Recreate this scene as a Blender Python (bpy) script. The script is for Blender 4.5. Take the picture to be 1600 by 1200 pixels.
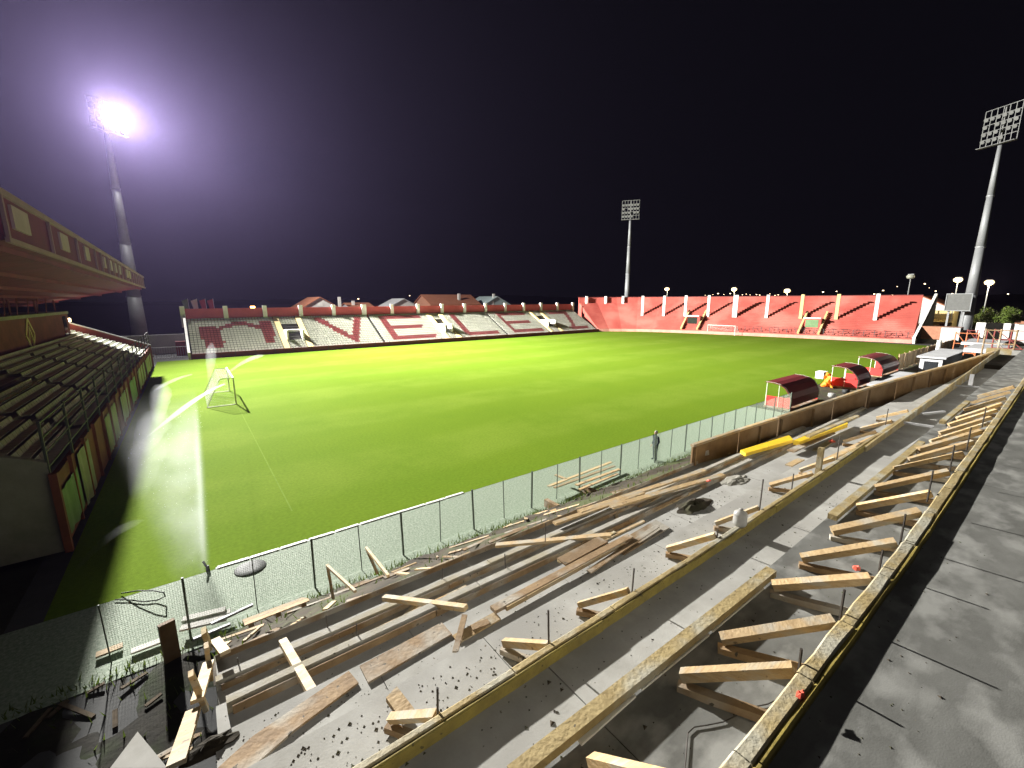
import bpy, bmesh, math, random
import numpy as np
from mathutils import Vector, Matrix, Euler

for o in list(bpy.data.objects): bpy.data.objects.remove(o)
S = bpy.context.scene
COL = S.collection
R = math.radians

# ------------------------------------------------------------------ camera
CAM_H = 9.2
cam_d = bpy.data.cameras.new('camera'); cam = bpy.data.objects.new('camera', cam_d); COL.objects.link(cam)
cam_d.sensor_width = 36; cam_d.lens = 675/1600*36; cam_d.clip_start = 0.05; cam_d.clip_end = 5000
cam.location = (0, 0, CAM_H)
M_CAM = (Matrix.Rotation(R(53.3-90), 3, 'Z') @ Matrix.Rotation(R(90-11.0), 3, 'X') @ Matrix.Rotation(R(-0.238), 3, 'Z'))
cam.rotation_euler = M_CAM.to_euler()
S.camera = cam

# ------------------------------------------------------------------ night sky
w = bpy.data.worlds.new('World'); S.world = w; w.use_nodes = True
nt = w.node_tree; nt.nodes.clear()
wo = nt.nodes.new('ShaderNodeOutputWorld'); bg = nt.nodes.new('ShaderNodeBackground')
bg.inputs[0].default_value = (0.42, 0.40, 0.60, 1); bg.inputs[1].default_value = 0.0055
nt.links.new(bg.outputs[0], wo.inputs[0])

# ------------------------------------------------------------------ exposure
S.view_settings.view_transform = 'Standard'; S.view_settings.look = 'None'
S.view_settings.exposure = 0.0; S.view_settings.gamma = 1.0; S.view_settings.use_curve_mapping = False
FLOOD = 1.35            # overall strength of the lit floodlight mast
HAZE = 0.00006

rng = random.Random(7)
nrng = np.random.default_rng(11)

# ------------------------------------------------------------------ helpers
def ray(px, py):
    v = Vector(((px-800)/675, -(py-600)/675, -1.0)); return M_CAM @ v
def on_z(px, py, z=0.0):
    r = ray(px, py); t = (z-CAM_H)/r.z; return Vector((r.x*t, r.y*t, z))
def on_y(px, py, y):
    r = ray(px, py); t = y/r.y; return Vector((r.x*t, y, CAM_H+r.z*t))
def on_x(px, py, x):
    r = ray(px, py); t = x/r.x; return Vector((x, r.y*t, CAM_H+r.z*t))

class MB:
    def __init__(s): s.v = []; s.f = []; s.smooth = False
    def add(s, vs, fs):
        n = len(s.v); s.v += [tuple(p) for p in vs]; s.f += [tuple(i+n for i in f) for f in fs]; return s
    def box(s, c, d, rot=None):
        c = Vector(c); hx, hy, hz = d[0]/2, d[1]/2, d[2]/2
        vs = [Vector((x, y, z)) for x in (-hx, hx) for y in (-hy, hy) for z in (-hz, hz)]
        if rot is not None: vs = [rot @ p for p in vs]
        return s.add([c+p for p in vs], [(0,1,3,2),(4,6,7,5),(0,4,5,1),(2,3,7,6),(0,2,6,4),(1,5,7,3)])
    def bb(s, x0, x1, y0, y1, z0, z1):
        return s.box(((x0+x1)/2, (y0+y1)/2, (z0+z1)/2), (x1-x0, y1-y0, z1-z0))
    def bar(s, p, q, wd, ht, up=(0,0,1)):
        p, q = Vector(p), Vector(q); d = (q-p); L = d.length; d.normalize(); up = Vector(up)
        if abs(d.dot(up)) > .98: up = Vector((1, 0, 0))
        y = up.cross(d).normalized(); z = d.cross(y)
        m = Matrix((d, y, z)).transposed()
        return s.box((p+q)/2, (L, wd, ht), m)
    def tube(s, p, q, r0, r1=None, n=8, cap=True):
        r1 = r0 if r1 is None else r1
        p, q = Vector(p), Vector(q); d = (q-p).normalized()
        up = Vector((0, 0, 1)) if abs(d.z) < .95 else Vector((1, 0, 0))
        a = up.cross(d).normalized(); b = d.cross(a)
        vs = []
        for c, r in ((p, r0), (q, r1)):
            for k in range(n):
                t = 2*math.pi*k/n; vs.append(c+a*math.cos(t)*r+b*math.sin(t)*r)
        fs = [(k, (k+1) % n, n+(k+1) % n, n+k) for k in range(n)]
        if cap: fs += [tuple(range(n-1, -1, -1)), tuple(range(n, 2*n))]
        return s.add(vs, fs)
    def poly(s, pts, r, n=6):
        for a, b in zip(pts[:-1], pts[1:]): s.tube(a, b, r, r, n)
        return s
    def prism(s, prof, p, q, ax, up=(0,0,1)):
        """extrude a 2d profile (u along ax, v along up) from p to q"""
        p, q, ax, up = Vector(p), Vector(q), Vector(ax), Vector(up); n = len(prof)
        vs = [p+ax*u+up*v for u, v in prof]+[q+ax*u+up*v for u, v in prof]
        fs = [(k, (k+1) % n, n+(k+1) % n, n+k) for k in range(n)]+[tuple(range(n-1, -1, -1)), tuple(range(n, 2*n))]
        return s.add(vs, fs)
    def mesh(s, name, m):
        me = bpy.data.meshes.new(name); me.from_pydata(s.v, [], s.f)
        bm = bmesh.new(); bm.from_mesh(me); bmesh.ops.recalc_face_normals(bm, faces=bm.faces); bm.to_mesh(me); bm.free()
        if s.smooth:
            for p in me.polygons: p.use_smooth = True
        me.materials.append(m); return me
    def build(s, name, m, parent=None):
        o = bpy.data.objects.new(name, s.mesh(name, m)); COL.objects.link(o)
        if parent is not None: o.parent = parent
        return o
def link(name, me, parent=None, loc=(0,0,0), rot=None, scale=None):
    o = bpy.data.objects.new(name, me); COL.objects.link(o); o.location = loc
    if rot is not None: o.rotation_euler = rot
    if scale is not None: o.scale = scale
    if parent is not None: o.parent = parent
    return o
def tag(o, label, cat, group=None, kind=None):
    if label: o['label'] = label
    if cat: o['category'] = cat
    if group: o['group'] = group
    if kind: o['kind'] = kind
    return o
def thing(name, label, cat, loc=(0,0,0), rz=0, group=None):
    o = bpy.data.objects.new(name, None); COL.objects.link(o); o.empty_display_size = .2
    o.location = loc; o.rotation_euler = (0, 0, rz); return tag(o, label, cat, group)
def structure(o): o['kind'] = 'structure'; return o
def stuff(o): o['kind'] = 'stuff'; return o
def nth(n): return '%d%s' % (n, 'th' if 10 < n % 100 < 14 else {1:'st',2:'nd',3:'rd'}.get(n % 10, 'th'))
ORD = ['first','second','third','fourth','fifth','sixth','seventh','eighth','ninth','tenth','eleventh','twelfth','thirteenth',
       'fourteenth','fifteenth','sixteenth','seventeenth','eighteenth','nineteenth','twentieth','twenty-first','twenty-second',
       'twenty-third','twenty-fourth','twenty-fifth','twenty-sixth']

def mat(name, c, rough=.75, var=.25, scale=1.5, c2=None, bump=0, bscale=30, metal=0, rand=0, stretch=None, spots=None, spec=.4, detail=6, c3=None, s3=.2, transl=0, bdist=.02):
    spec = min(spec, .25) if rough > .8 else spec
    m = bpy.data.materials.new(name); m.use_nodes = True; t = m.node_tree; N = t.nodes; L = t.links
    b = N['Principled BSDF']; b.inputs['Roughness'].default_value = rough; b.inputs['Metallic'].default_value = metal
    b.inputs['Specular IOR Level'].default_value = spec
    geo = N.new('ShaderNodeNewGeometry'); vec = geo.outputs['Position']
    if stretch:
        mp = N.new('ShaderNodeMapping'); mp.inputs['Scale'].default_value = stretch; L.new(vec, mp.inputs[0]); vec = mp.outputs[0]
    nz = N.new('ShaderNodeTexNoise'); nz.inputs['Scale'].default_value = scale; nz.inputs['Detail'].default_value = detail
    nz.inputs['Roughness'].default_value = .65; L.new(vec, nz.inputs['Vector'])
    rp = N.new('ShaderNodeValToRGB'); rp.color_ramp.elements[0].position = .3; rp.color_ramp.elements[1].position = .72
    lo = c2 if c2 else tuple(x*(1-var) for x in c); hi = c if c2 else tuple(min(1, x*(1+var)) for x in c)
    rp.color_ramp.elements[0].color = (*lo, 1); rp.color_ramp.elements[1].color = (*hi, 1)
    L.new(nz.outputs['Fac'], rp.inputs[0]); out = rp.outputs[0]
    if c3:
        n3 = N.new('ShaderNodeTexNoise'); n3.inputs['Scale'].default_value = s3; n3.inputs['Detail'].default_value = 5; L.new(vec, n3.inputs['Vector'])
        r3 = N.new('ShaderNodeValToRGB'); r3.color_ramp.elements[0].position = .48; r3.color_ramp.elements[1].position = .64; L.new(n3.outputs['Fac'], r3.inputs[0])
        mx = N.new('ShaderNodeMixRGB'); mx.inputs[2].default_value = (*c3, 1); L.new(r3.outputs[0], mx.inputs[0]); L.new(out, mx.inputs[1]); out = mx.outputs[0]
    if spots:
        sc, th, col = spots
        vo = N.new('ShaderNodeTexNoise'); vo.inputs['Scale'].default_value = sc; vo.inputs['Detail'].default_value = 4; L.new(geo.outputs['Position'], vo.inputs['Vector'])
        r2 = N.new('ShaderNodeValToRGB'); r2.color_ramp.elements[0].position = th; r2.color_ramp.elements[1].position = th+.04; L.new(vo.outputs['Fac'], r2.inputs[0])
        mx = N.new('ShaderNodeMixRGB'); mx.inputs[2].default_value = (*col, 1); L.new(r2.outputs[0], mx.inputs[0]); L.new(out, mx.inputs[1]); out = mx.outputs[0]
    if rand:
        oi = N.new('ShaderNodeObjectInfo'); hs = N.new('ShaderNodeHueSaturation'); ma = N.new('ShaderNodeMapRange')
        ma.inputs['To Min'].default_value = 1-rand; ma.inputs['To Max'].default_value = 1+rand
        L.new(oi.outputs['Random'], ma.inputs['Value']); L.new(ma.outputs[0], hs.inputs['Value']); L.new(out, hs.inputs['Color']); out = hs.outputs[0]
    L.new(out, b.inputs['Base Color'])
    if bump:
        bn = N.new('ShaderNodeTexNoise'); bn.inputs['Scale'].default_value = bscale; bn.inputs['Detail'].default_value = 5; L.new(vec, bn.inputs['Vector'])
        bp = N.new('ShaderNodeBump'); bp.inputs['Strength'].default_value = bump; bp.inputs['Distance'].default_value = bdist
        L.new(bn.outputs['Fac'], bp.inputs['Height']); L.new(bp.outputs[0], b.inputs['Normal'])
    if transl:
        tr = N.new('ShaderNodeBsdfTranslucent'); L.new(out, tr.inputs[0]); ms = N.new('ShaderNodeMixShader'); ms.inputs[0].default_value = transl
        L.new(b.outputs[0], ms.inputs[1]); L.new(tr.outputs[0], ms.inputs[2]); L.new(ms.outputs[0], N['Material Output'].inputs[0])
    return m
def glow(name, c, st):
    m = bpy.data.materials.new(name); m.use_nodes = True; b = m.node_tree.nodes['Principled BSDF']
    b.inputs['Base Color'].default_value = (*c, 1); b.inputs['Emission Color'].default_value = (*c, 1); b.inputs['Emission Strength'].default_value = st; return m

M = {}
M['concrete'] = mat('concrete', (.42,.41,.385), .88, scale=1.3, c2=(.25,.24,.215), bump=.35, bscale=60, bdist=.005, detail=10, spots=(16, .70, (.14,.12,.095)), c3=(.28,.27,.25), s3=.75)
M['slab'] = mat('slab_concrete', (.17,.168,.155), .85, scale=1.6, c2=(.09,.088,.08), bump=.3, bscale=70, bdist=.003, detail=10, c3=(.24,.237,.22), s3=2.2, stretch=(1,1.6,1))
M['nosing'] = mat('stained_nosing', (.44,.425,.39), .88, scale=2.5, c2=(.28,.25,.195), bump=.6, bscale=40, bdist=.008, detail=10, c3=(.32,.28,.20), s3=1.6, spots=(18,.70,(.10,.09,.06)))
M['oldconcrete'] = mat('old_concrete', (.33,.31,.27), .9, scale=.7, c2=(.2,.19,.16), bump=.4, bscale=8)
M['darkterrace'] = mat('dark_grey_terrace', (.13,.125,.12), .9, scale=.8, c2=(.08,.077,.074))  # dark grey so the gaps between seats show
M['greywall'] = mat('grey_wall', (.45,.45,.45), .85, scale=.5, c2=(.33,.33,.34), bump=.2, bscale=6)
M['wood'] = mat('new_timber', (.50,.36,.19), .75, scale=7, c2=(.31,.20,.09), bump=.35, bscale=22, rand=.32, stretch=(1,1.4,5), spots=(13,.66,(.16,.11,.06)), c3=(.36,.31,.23), s3=2.6, detail=10)
M['formwood'] = mat('formwork_timber', (.40,.31,.15), .8, scale=6, c2=(.24,.175,.075), bump=.4, bscale=30, rand=.15, c3=(.36,.335,.26), s3=2.2, spots=(20,.68,(.10,.08,.05)))
M['yellowform'] = mat('yellow_form_edge', (.34,.265,.055), .7, scale=5, c2=(.19,.145,.04), bump=.3, bscale=25, spots=(18,.66,(.10,.08,.03)), rand=.1)
M['browndboard'] = mat('brown_board', (.28,.185,.095), .8, scale=4, c2=(.16,.10,.05), bump=.35, bscale=22, rand=.2, c3=(.33,.30,.25), s3=1.5, spots=(12,.66,(.06,.05,.035)))
M['ply'] = mat('brown_plywood', (.27,.165,.075), .75, scale=2, c2=(.14,.08,.036), bump=.2, bscale=10, rand=.15, c3=(.28,.19,.11), s3=.8)
M['yellowpanel'] = mat('yellow_panel', (.75,.50,.03), .5, var=.12, scale=3, spots=(8,.68,(.3,.2,.06)))
M['whitepaint'] = mat('white_paint', (.72,.70,.66), .6, var=.08, scale=1.0)
M['cream'] = mat('cream_paint', (.58,.46,.21), .7, var=.12, scale=1)
M['redterrace'] = mat('red_terrace_paint', (.40,.092,.070), .85, scale=.35, c2=(.32,.064,.05), c3=(.46,.14,.11), s3=.12, bump=.15, bscale=4)
M['redwall'] = mat('red_wall_paint', (.42,.075,.06), .8, var=.12, scale=.6)
M['darkred'] = mat('dark_red_paint', (.17,.035,.03), .7, var=.2, scale=.6)
M['orangered'] = mat('orange_red_paint', (.42,.13,.05), .7, var=.2, scale=.8)
M['fasciabar'] = mat('dull_pink_bar', (.32,.19,.20), .8, var=.15, scale=1)
M['fasciaplate'] = mat('pale_plate', (.42,.30,.32), .7, var=.12, scale=1.5)
M['maroon'] = mat('maroon_sheet', (.15,.009,.02), .7, var=.25, scale=.8)
M['rustwall'] = mat('rust_red_wall', (.17,.045,.025), .8, var=.3, scale=.9)
M['pinkband'] = mat('pale_pink_band', (.55,.26,.20), .8, var=.2, scale=.6)
M['seatwhite'] = mat('white_seat_plastic', (.82,.82,.76), .55, var=.08, scale=.9, transl=.45)
M['seatred'] = mat('red_seat_plastic', (.60,.26,.27), .5, var=.15, scale=.9, transl=.35)
M['seatgrey'] = mat('grey_green_seat', (.46,.47,.38), .6, var=.15, scale=.9)
M['headsteel'] = mat('dark_head_steel', (.13,.13,.125), .6, var=.2, scale=1)  # darker steel for the mast heads
M['steel'] = mat('galvanised_steel', (.24,.245,.25), .55, var=.1, scale=.8, metal=.15, spec=.3)
M['darksteel'] = mat('dark_steel', (.05,.05,.05), .6, var=.3, scale=3)
M['rebar'] = mat('rebar_steel', (.045,.035,.028), .7, var=.4, scale=20)
M['wire'] = mat('fence_wire', (.30,.38,.30), .5, var=.1, scale=4)
M['postgreen'] = mat('fence_post_steel', (.09,.11,.085), .6, var=.2, scale=4)
M['shelterred'] = mat('shelter_dark_red_sheet', (.16,.026,.03), .38, var=.15, scale=2, spec=.5)
M['shelterpanel'] = mat('shelter_red_panel', (.55,.035,.03), .5, var=.12, scale=2)
M['frameg'] = mat('pale_green_frame', (.62,.68,.52), .5, var=.08, scale=2)
M['orange'] = mat('orange_netting', (.85,.26,.02), .6, var=.25, scale=4, transl=.4)
M['soil'] = mat('soil', (.060,.045,.030), .95, scale=1.6, c2=(.022,.018,.012), bump=1, bscale=9, c3=(.05,.06,.02), s3=.7)
M['pitsoil'] = mat('shade_soil', (.026,.022,.015), .95, scale=1.1, c2=(.008,.007,.005), bump=1, bscale=7, c3=(.022,.030,.010), s3=.8)  # soil darkened: the corner's shade is put into its colour
M['ground'] = mat('dark_ground', (.06,.058,.045), .95, scale=.4, c2=(.03,.032,.022), bump=.6, bscale=5)
M['asphalt'] = mat('asphalt', (.055,.055,.055), .9, scale=.5, var=.3, bump=.3, bscale=20)
M['roof'] = mat('clay_tile_roof', (.33,.13,.07), .85, var=.25, scale=2.0, bump=.3, bscale=10)
M['leaf'] = mat('leaves', (.09,.13,.02), .6, var=.4, scale=1.2, transl=.3)
M['bark'] = mat('bark', (.09,.065,.04), .9, var=.3, scale=6)
M['black'] = mat('black_rubber', (.015,.015,.015), .7, var=.2, scale=5)
M['plastic'] = mat('cloudy_plastic', (.46,.45,.43), .35, var=.15, scale=14, transl=.45)
M['redplastic'] = mat('red_plastic', (.65,.10,.06), .5, var=.15, scale=12)
M['screen'] = mat('dark_screen', (.10,.10,.095), .5, var=.15, scale=2)
M['glass'] = mat('dark_glass', (.02,.022,.025), .15, var=.1, scale=1, spec=.8)
M['net'] = mat('white_net', (.72,.72,.70), .7, var=.05, scale=3)
M['bannergreen'] = mat('green_banner', (.13,.22,.10), .7, var=.2, scale=1.2)
M['bannerpale'] = mat('pale_banner', (.24,.25,.18), .7, var=.15, scale=1.2)
M['brick'] = mat('brick_wall', (.34,.16,.10), .9, var=.2, scale=3)
M['housewall'] = mat('house_wall', (.60,.58,.54), .85, var=.08, scale=.6)
M['tealwall'] = mat('teal_house_wall', (.38,.46,.46), .85, var=.08, scale=.6)
M['jacket'] = mat('navy_jacket', (.010,.013,.028), .95, var=.25, scale=14)
M['skin'] = mat('skin', (.42,.26,.19), .6, var=.08, scale=12)
M['hair'] = mat('grey_hair', (.36,.34,.32), .8, var=.2, scale=40)
M['lampglass'] = mat('floodlight_glass', (.34,.34,.27), .3, var=.1, scale=4)
M['floodlit'] = glow('lit_floodlight', (1, .98, .93), 140)
M['streetlit'] = glow('lit_street_lamp', (1, .74, .36), 3.4)
M['orangelit'] = glow('lit_orange_lamp', (1, .50, .16), 16)
M['standlit'] = glow('lit_stand_lamp', (1, .80, .45), 14)
M['towna'] = glow('town_light', (1, .72, .42), 9)

# grass -----------------------------------------------------------
def grass_mat():
    m = bpy.data.materials.new('pitch_grass'); m.use_nodes = True; t = m.node_tree; N, L = t.nodes, t.links; b = N['Principled BSDF']
    b.inputs['Roughness'].default_value = .8; b.inputs['Specular IOR Level'].default_value = .005
    g = N.new('ShaderNodeNewGeometry'); sp = N.new('ShaderNodeSeparateXYZ'); L.new(g.outputs['Position'], sp.inputs[0])
    # mown bands across the pitch, slightly wavy
    wn = N.new('ShaderNodeTexNoise'); wn.inputs['Scale'].default_value = .12; L.new(g.outputs['Position'], wn.inputs['Vector'])
    ad = N.new('ShaderNodeMath'); ad.operation = 'MULTIPLY_ADD'; ad.inputs[1].default_value = 2.2; L.new(wn.outputs['Fac'], ad.inputs[0]); L.new(sp.outputs[1], ad.inputs[2])
    mu = N.new('ShaderNodeMath'); mu.operation = 'MULTIPLY'; mu.inputs[1].default_value = math.pi/5.5; L.new(ad.outputs[0], mu.inputs[0])
    si = N.new('ShaderNodeMath'); si.operation = 'SINE'; L.new(mu.outputs[0], si.inputs[0])
    r1 = N.new('ShaderNodeMapRange'); r1.inputs['From Min'].default_value = -.35; r1.inputs['From Max'].default_value = .35; L.new(si.outputs[0], r1.inputs['Value'])
    c1 = N.new('ShaderNodeMixRGB'); c1.inputs[1].default_value = (.108,.168,.014,1); c1.inputs[2].default_value = (.126,.186,.020,1); L.new(r1.outputs[0], c1.inputs[0])
    n1 = N.new('ShaderNodeTexNoise'); n1.inputs['Scale'].default_value = .16; n1.inputs['Detail'].default_value = 7; n1.inputs['Roughness'].default_value = .7; L.new(g.outputs['Position'], n1.inputs['Vector'])
    rr = N.new('ShaderNodeValToRGB'); rr.color_ramp.elements[0].position = .38; rr.color_ramp.elements[1].position = .66; L.new(n1.outputs['Fac'], rr.inputs[0])
    c2 = N.new('ShaderNodeMixRGB'); c2.inputs[2].default_value = (.098,.160,.013,1); L.new(rr.outputs[0], c2.inputs[0]); L.new(c1.outputs[0], c2.inputs[1])
    n2 = N.new('ShaderNodeTexNoise'); n2.inputs['Scale'].default_value = 7; n2.inputs['Detail'].default_value = 6; L.new(g.outputs['Position'], n2.inputs['Vector'])
    r2 = N.new('ShaderNodeMapRange'); r2.inputs['From Min'].default_value = .25; r2.inputs['From Max'].default_value = .75; r2.inputs['To Min'].default_value = .85; r2.inputs['To Max'].default_value = 1.14; L.new(n2.outputs['Fac'], r2.inputs['Value'])
    c3 = N.new('ShaderNodeMixRGB'); c3.blend_type = 'MULTIPLY'; c3.inputs[0].default_value = 1; L.new(c2.outputs[0], c3.inputs[1]); L.new(r2.outputs[0], c3.inputs[2])
    L.new(c3.outputs[0], b.inputs['Base Color'])
    n3 = N.new('ShaderNodeTexNoise'); n3.inputs['Scale'].default_value = 30; n3.inputs['Detail'].default_value = 6; L.new(g.outputs['Position'], n3.inputs['Vector'])
    bp = N.new('ShaderNodeBump'); bp.inputs['Strength'].default_value = .5; bp.inputs['Distance'].default_value = .03; L.new(n3.outputs['Fac'], bp.inputs['Height']); L.new(bp.outputs[0], b.inputs['Normal'])
    return m
M['grass'] = grass_mat()
M['turf'] = mat('pale_synthetic_turf', (.33,.37,.29), .8, scale=12, c2=(.09,.14,.08), bump=.7, bscale=30, detail=12)
M['line'] = mat('faded_line', (.140,.205,.040), 1.0, var=.2, scale=3, spec=0)

# ================================================================== the setting
def sheet(name, m, x0, x1, y0, y1, z, n=1, kind='structure'):
    b = MB(); b.add([(x0,y0,z),(x1,y0,z),(x1,y1,z),(x0,y1,z)], [(0,1,2,3)]); o = b.build(name, m); o['kind'] = kind; return o
sheet('ground', M['ground'], -900, 1600, -600, 1800, -.30)
sheet('pitch_surround', M['asphalt'], -5.2, 122, 8, 100, -.02)
sheet('pitch', M['grass'], -4.4, 117, 17.13, 86.2, 0)
sheet('turf_strip', M['turf'], -9, 38.5, 13.2, 17.12, 0)
sheet('verge', M['soil'], 38.5, 112, 8.5, 17.1, 0)
lm = MB()
def stripe(x0, x1, y0, y1): lm.add([(x0,y0,.004),(x1,y0,.004),(x1,y1,.004),(x0,y1,.004)], [(0,1,2,3)])
stripe(2.75, 2.81, 20.2, 44); stripe(2.74, 2.83, 54, 83)
structure(lm.build('pitch_line', M['line']))
# kerb along the near edge of the grass: short white stones
kerb = structure(MB().bb(-.2, 9.6, 17.10, 17.24, -.05, .003).build('kerb', M['greywall']))
x = -.15; k = 0
ks = MB().bb(0, 1.0, 0, .13, 0, .028).mesh('kerb_stone', M['whitepaint'])
while x < 9:
    L_ = 1.0
    o = link('kerb_stone', ks, kerb, (x, 17.11+rng.uniform(-.012,.012), .005), (0,0,rng.uniform(-.012,.012)), (rng.uniform(.9,.985),1,1)); x += L_
# dark hills on the horizon
hb = MB(); hv = []; nseg = 60
for i in range(nseg+1):
    a = R(-25+i*(150/nseg)); d = 1400
    h = 9+10*(.5+.5*math.sin(i*.21+1))+6*math.sin(i*.63)*.5
    if i > nseg*.55: h *= .8
    hv.append((d*math.cos(a), d*math.sin(a), -1)); hv.append((1.12*d*math.cos(a), 1.12*d*math.sin(a), max(4,h)*1.2)); hv.append((1.5*d*math.cos(a), 1.5*d*math.sin(a), -1))
hf = []
for i in range(nseg):
    hf += [(3*i, 3*i+3, 3*i+4, 3*i+1), (3*i+1, 3*i+4, 3*i+5, 3*i+2)]
hb.add(hv, hf); structure(hb.build('hills', M['ground']))

# ================================================================== far stand with lettered seats
def box_mesh(d, m, name): return MB().box((0,0,0), d).mesh(name, m)
def seat_geo(w=.44):
    b = MB()
    b.add([(-w/2,-.2,.02),(w/2,-.2,.02),(w/2,.17,0),(-w/2,.17,0),(-w/2,-.2,-.03),(w/2,-.2,-.03),(w/2,.2,-.04),(-w/2,.2,-.04),
           (-w/2,.25,.26),(w/2,.25,.26),(-w/2,.29,.25),(w/2,.29,.25)],
          [(0,1,2,3),(0,4,5,1),(4,7,6,5),(3,2,9,8),(8,9,11,10),(10,11,6,7),(0,3,7,4),(3,8,10,7),(1,5,6,2),(2,6,11,9)])
    return b
st = thing('seated_stand', 'long far stand of white seats with red letters spelling VELEZ', 'stand', (48, 92, 0))
def child(mb, name, m, parent): # parts are modelled in world space, then parented without moving
    o = mb.build(name, m); o.parent = parent; o.matrix_parent_inverse = parent.matrix_world.inverted() if False else Matrix.Translation(-Vector(parent.location)) if parent.rotation_euler.z == 0 else (Matrix.Translation(parent.location) @ Matrix.Rotation(parent.rotation_euler.z, 4, 'Z')).inverted()
    return o
def childlink(name, me, parent, loc, rot=None, scale=None, inv=None):
    o = link(name, me, None, loc, rot, scale); o.parent = parent
    o.matrix_parent_inverse = Matrix.Translation(-Vector(parent.location)); return o
NR = 16; TY, TZ = .64, .335; Y0, Z0 = 87.2, .55
prof = [(86.7, 0), (86.7, Z0+.0)]
for r in range(NR):
    prof += [(Y0+r*TY, Z0+r*TZ), (Y0+(r+1)*TY, Z0+r*TZ)]
prof += [(Y0+NR*TY, 0)]
child(MB().prism([(u, v) for u, v in prof], (-.1,0,0), (96.5,0,0), (0,1,0)), 'terrace', M['darkterrace'], st)
child(MB().bb(-.1, 96, 86.45, 86.70, 0, .85), 'front_wall', M['darkred'], st)
# front rail
for i in range(33): childlink('rail_post', bpy.data.meshes.get('rail_post') or MB().bb(-.03,.03,-.03,.03,0,1.0).mesh('rail_post', M['darksteel']), st, (i*3, 86.4, 0))
# letters
def seg(px_, py_, a, b):
    ax, ay = a; bx, by = b; dx, dy = bx-ax, by-ay; t = max(0, min(1, ((px_-ax)*dx+(py_-ay)*dy)/(dx*dx+dy*dy+1e-9)))
    return math.hypot(px_-ax-t*dx, py_-ay-t*dy)
def strokes(L, x, v, x0, x1, w):
    """v is height along the slope in metres"""
    for (a, b) in L:
        if seg(x, v, (x0+a[0]*(x1-x0), a[1]*11.2), (x0+b[0]*(x1-x0), b[1]*11.2)) < w: return True
    return False
LV = [((.04,.88),(.62,.14)), ((.62,.14),(.97,.88))]
LE = [((.06,.14),(.06,.88)), ((.06,.88),(.95,.88)), ((.06,.52),(.85,.52)), ((.06,.14),(1,.14))]
LL = [((.08,.14),(.08,.88)), ((.08,.14),(1,.14))]
LZ = [((.05,.88),(.85,.88)), ((.85,.88),(.45,.14)), ((.3,.14),(1,.14))]
LETTERS = [(LV, 21.5, 30.2, 1.0), (LE, 34.6, 44.3, .95), (LL, 52.8, 61.6, 1.0), (LE, 66.6, 76.0, .95), (LZ, 85.0, 93.2, .95)]
def is_red(x, row):
    v = (row+.5)/NR*11.2
    for L, a, b, wd in LETTERS:
        if a-1.2 < x < b+1.2 and strokes(L, x, v, a, b, wd*.72): return True
    if 1.5 < x < 13.3:  # bridge emblem: two towers joined by an arch
        f = v/11.2
        if 2.0-.4*f < x < 4.9-2.2*abs(f-.3) and .10 < f < .72: return True
        if 10.9+.5*f < x < 12.4+1.2*f and .16 < f < .86: return True
        t = (x-3)/8.5
        if 0 < t < 1:
            c = .52+.12*t+.22*math.sin(math.pi*t)
            if abs(f-c) < .06: return True
    return False
AISLES = [(13.6,14.7), (17.6,18.7), (32.0,32.6), (46.4,47.6), (49.6,50.8), (63.6,64.2), (78.3,79.2), (82.0,83.0)]
VOMS = [(14.7,17.6), (47.6,49.6), (79.2,82.0)]
seats = []
for r in range(NR):
    xx = .35
    xr = 96.0 - max(0, .0)
    while xx < xr:
        ok = not any(a < xx < b for a, b in AISLES)
        for a, b in VOMS:
            if a < xx < b and 4 <= r <= 11: ok = False
        if ok: seats.append((xx, Y0+r*TY+.30, Z0+r*TZ+.26, is_red(xx, r)))
        xx += .5
seats.sort(key=lambda s: (s[0])**2+s[1]**2+(s[2]-CAM_H)**2)
sg = seat_geo(); ms_w = sg.mesh('seat_white', M['seatwhite']); ms_r = seat_geo().mesh('seat_red', M['seatred'])
for (a, b, c, red) in seats[:300]: childlink('seat', ms_r if red else ms_w, st, (a, b, c))
def joined(name, pts, geo, m, parent):
    v = np.array(geo.v); n = len(v); b = MB(); allv = (np.array(pts)[:,None,:]+v[None]).reshape(-1,3)
    b.v = [tuple(p) for p in allv]; b.f = [tuple(i+k*n for i in f) for k in range(len(pts)) for f in geo.f]
    me = bpy.data.meshes.new(name); me.from_pydata(b.v, [], b.f); me.materials.append(m); o = link(name, me); o.parent = parent
    o.matrix_parent_inverse = Matrix.Translation(-Vector(parent.location)); return stuff(o)
joined('white_seats', [s[:3] for s in seats[300:] if not s[3]], seat_geo(), M['seatwhite'], st)
joined('red_seats', [s[:3] for s in seats[300:] if s[3]], seat_geo(), M['seatred'], st)
# aisles, tunnels, back wall, pillars
SL = TZ/TY
for a, b in AISLES:
    if b-a > .8: child(MB().prism([(86.8, .05), (86.8, Z0+.06), (97.4, Z0+.10+10.6*SL), (97.4, .05)], (a+.1,0,0), (b-.1,0,0), (0,1,0)), 'stair', M['cream'], st)
for a, b in VOMS:
    z = Z0+4*TZ; y = Y0+4*TY
    child(MB().bb(a-.05, a+.25, y-.2, y+4.4, z-.6, z+1.9), 'tunnel_wall', M['whitepaint'], st)
    child(MB().bb(b-.25, b+.05, y-.2, y+4.4, z-.6, z+1.9), 'tunnel_wall', M['whitepaint'], st)
    child(MB().bb(a+.25, b-.25, y+2.3, y+4.4, z+1.55, z+1.9), 'tunnel_lintel', M['whitepaint'], st)
    child(MB().bb(a+.25, b-.25, y+2.6, y+2.7, z-.2, z+1.55), 'tunnel_opening', M['glass'], st)
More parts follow.
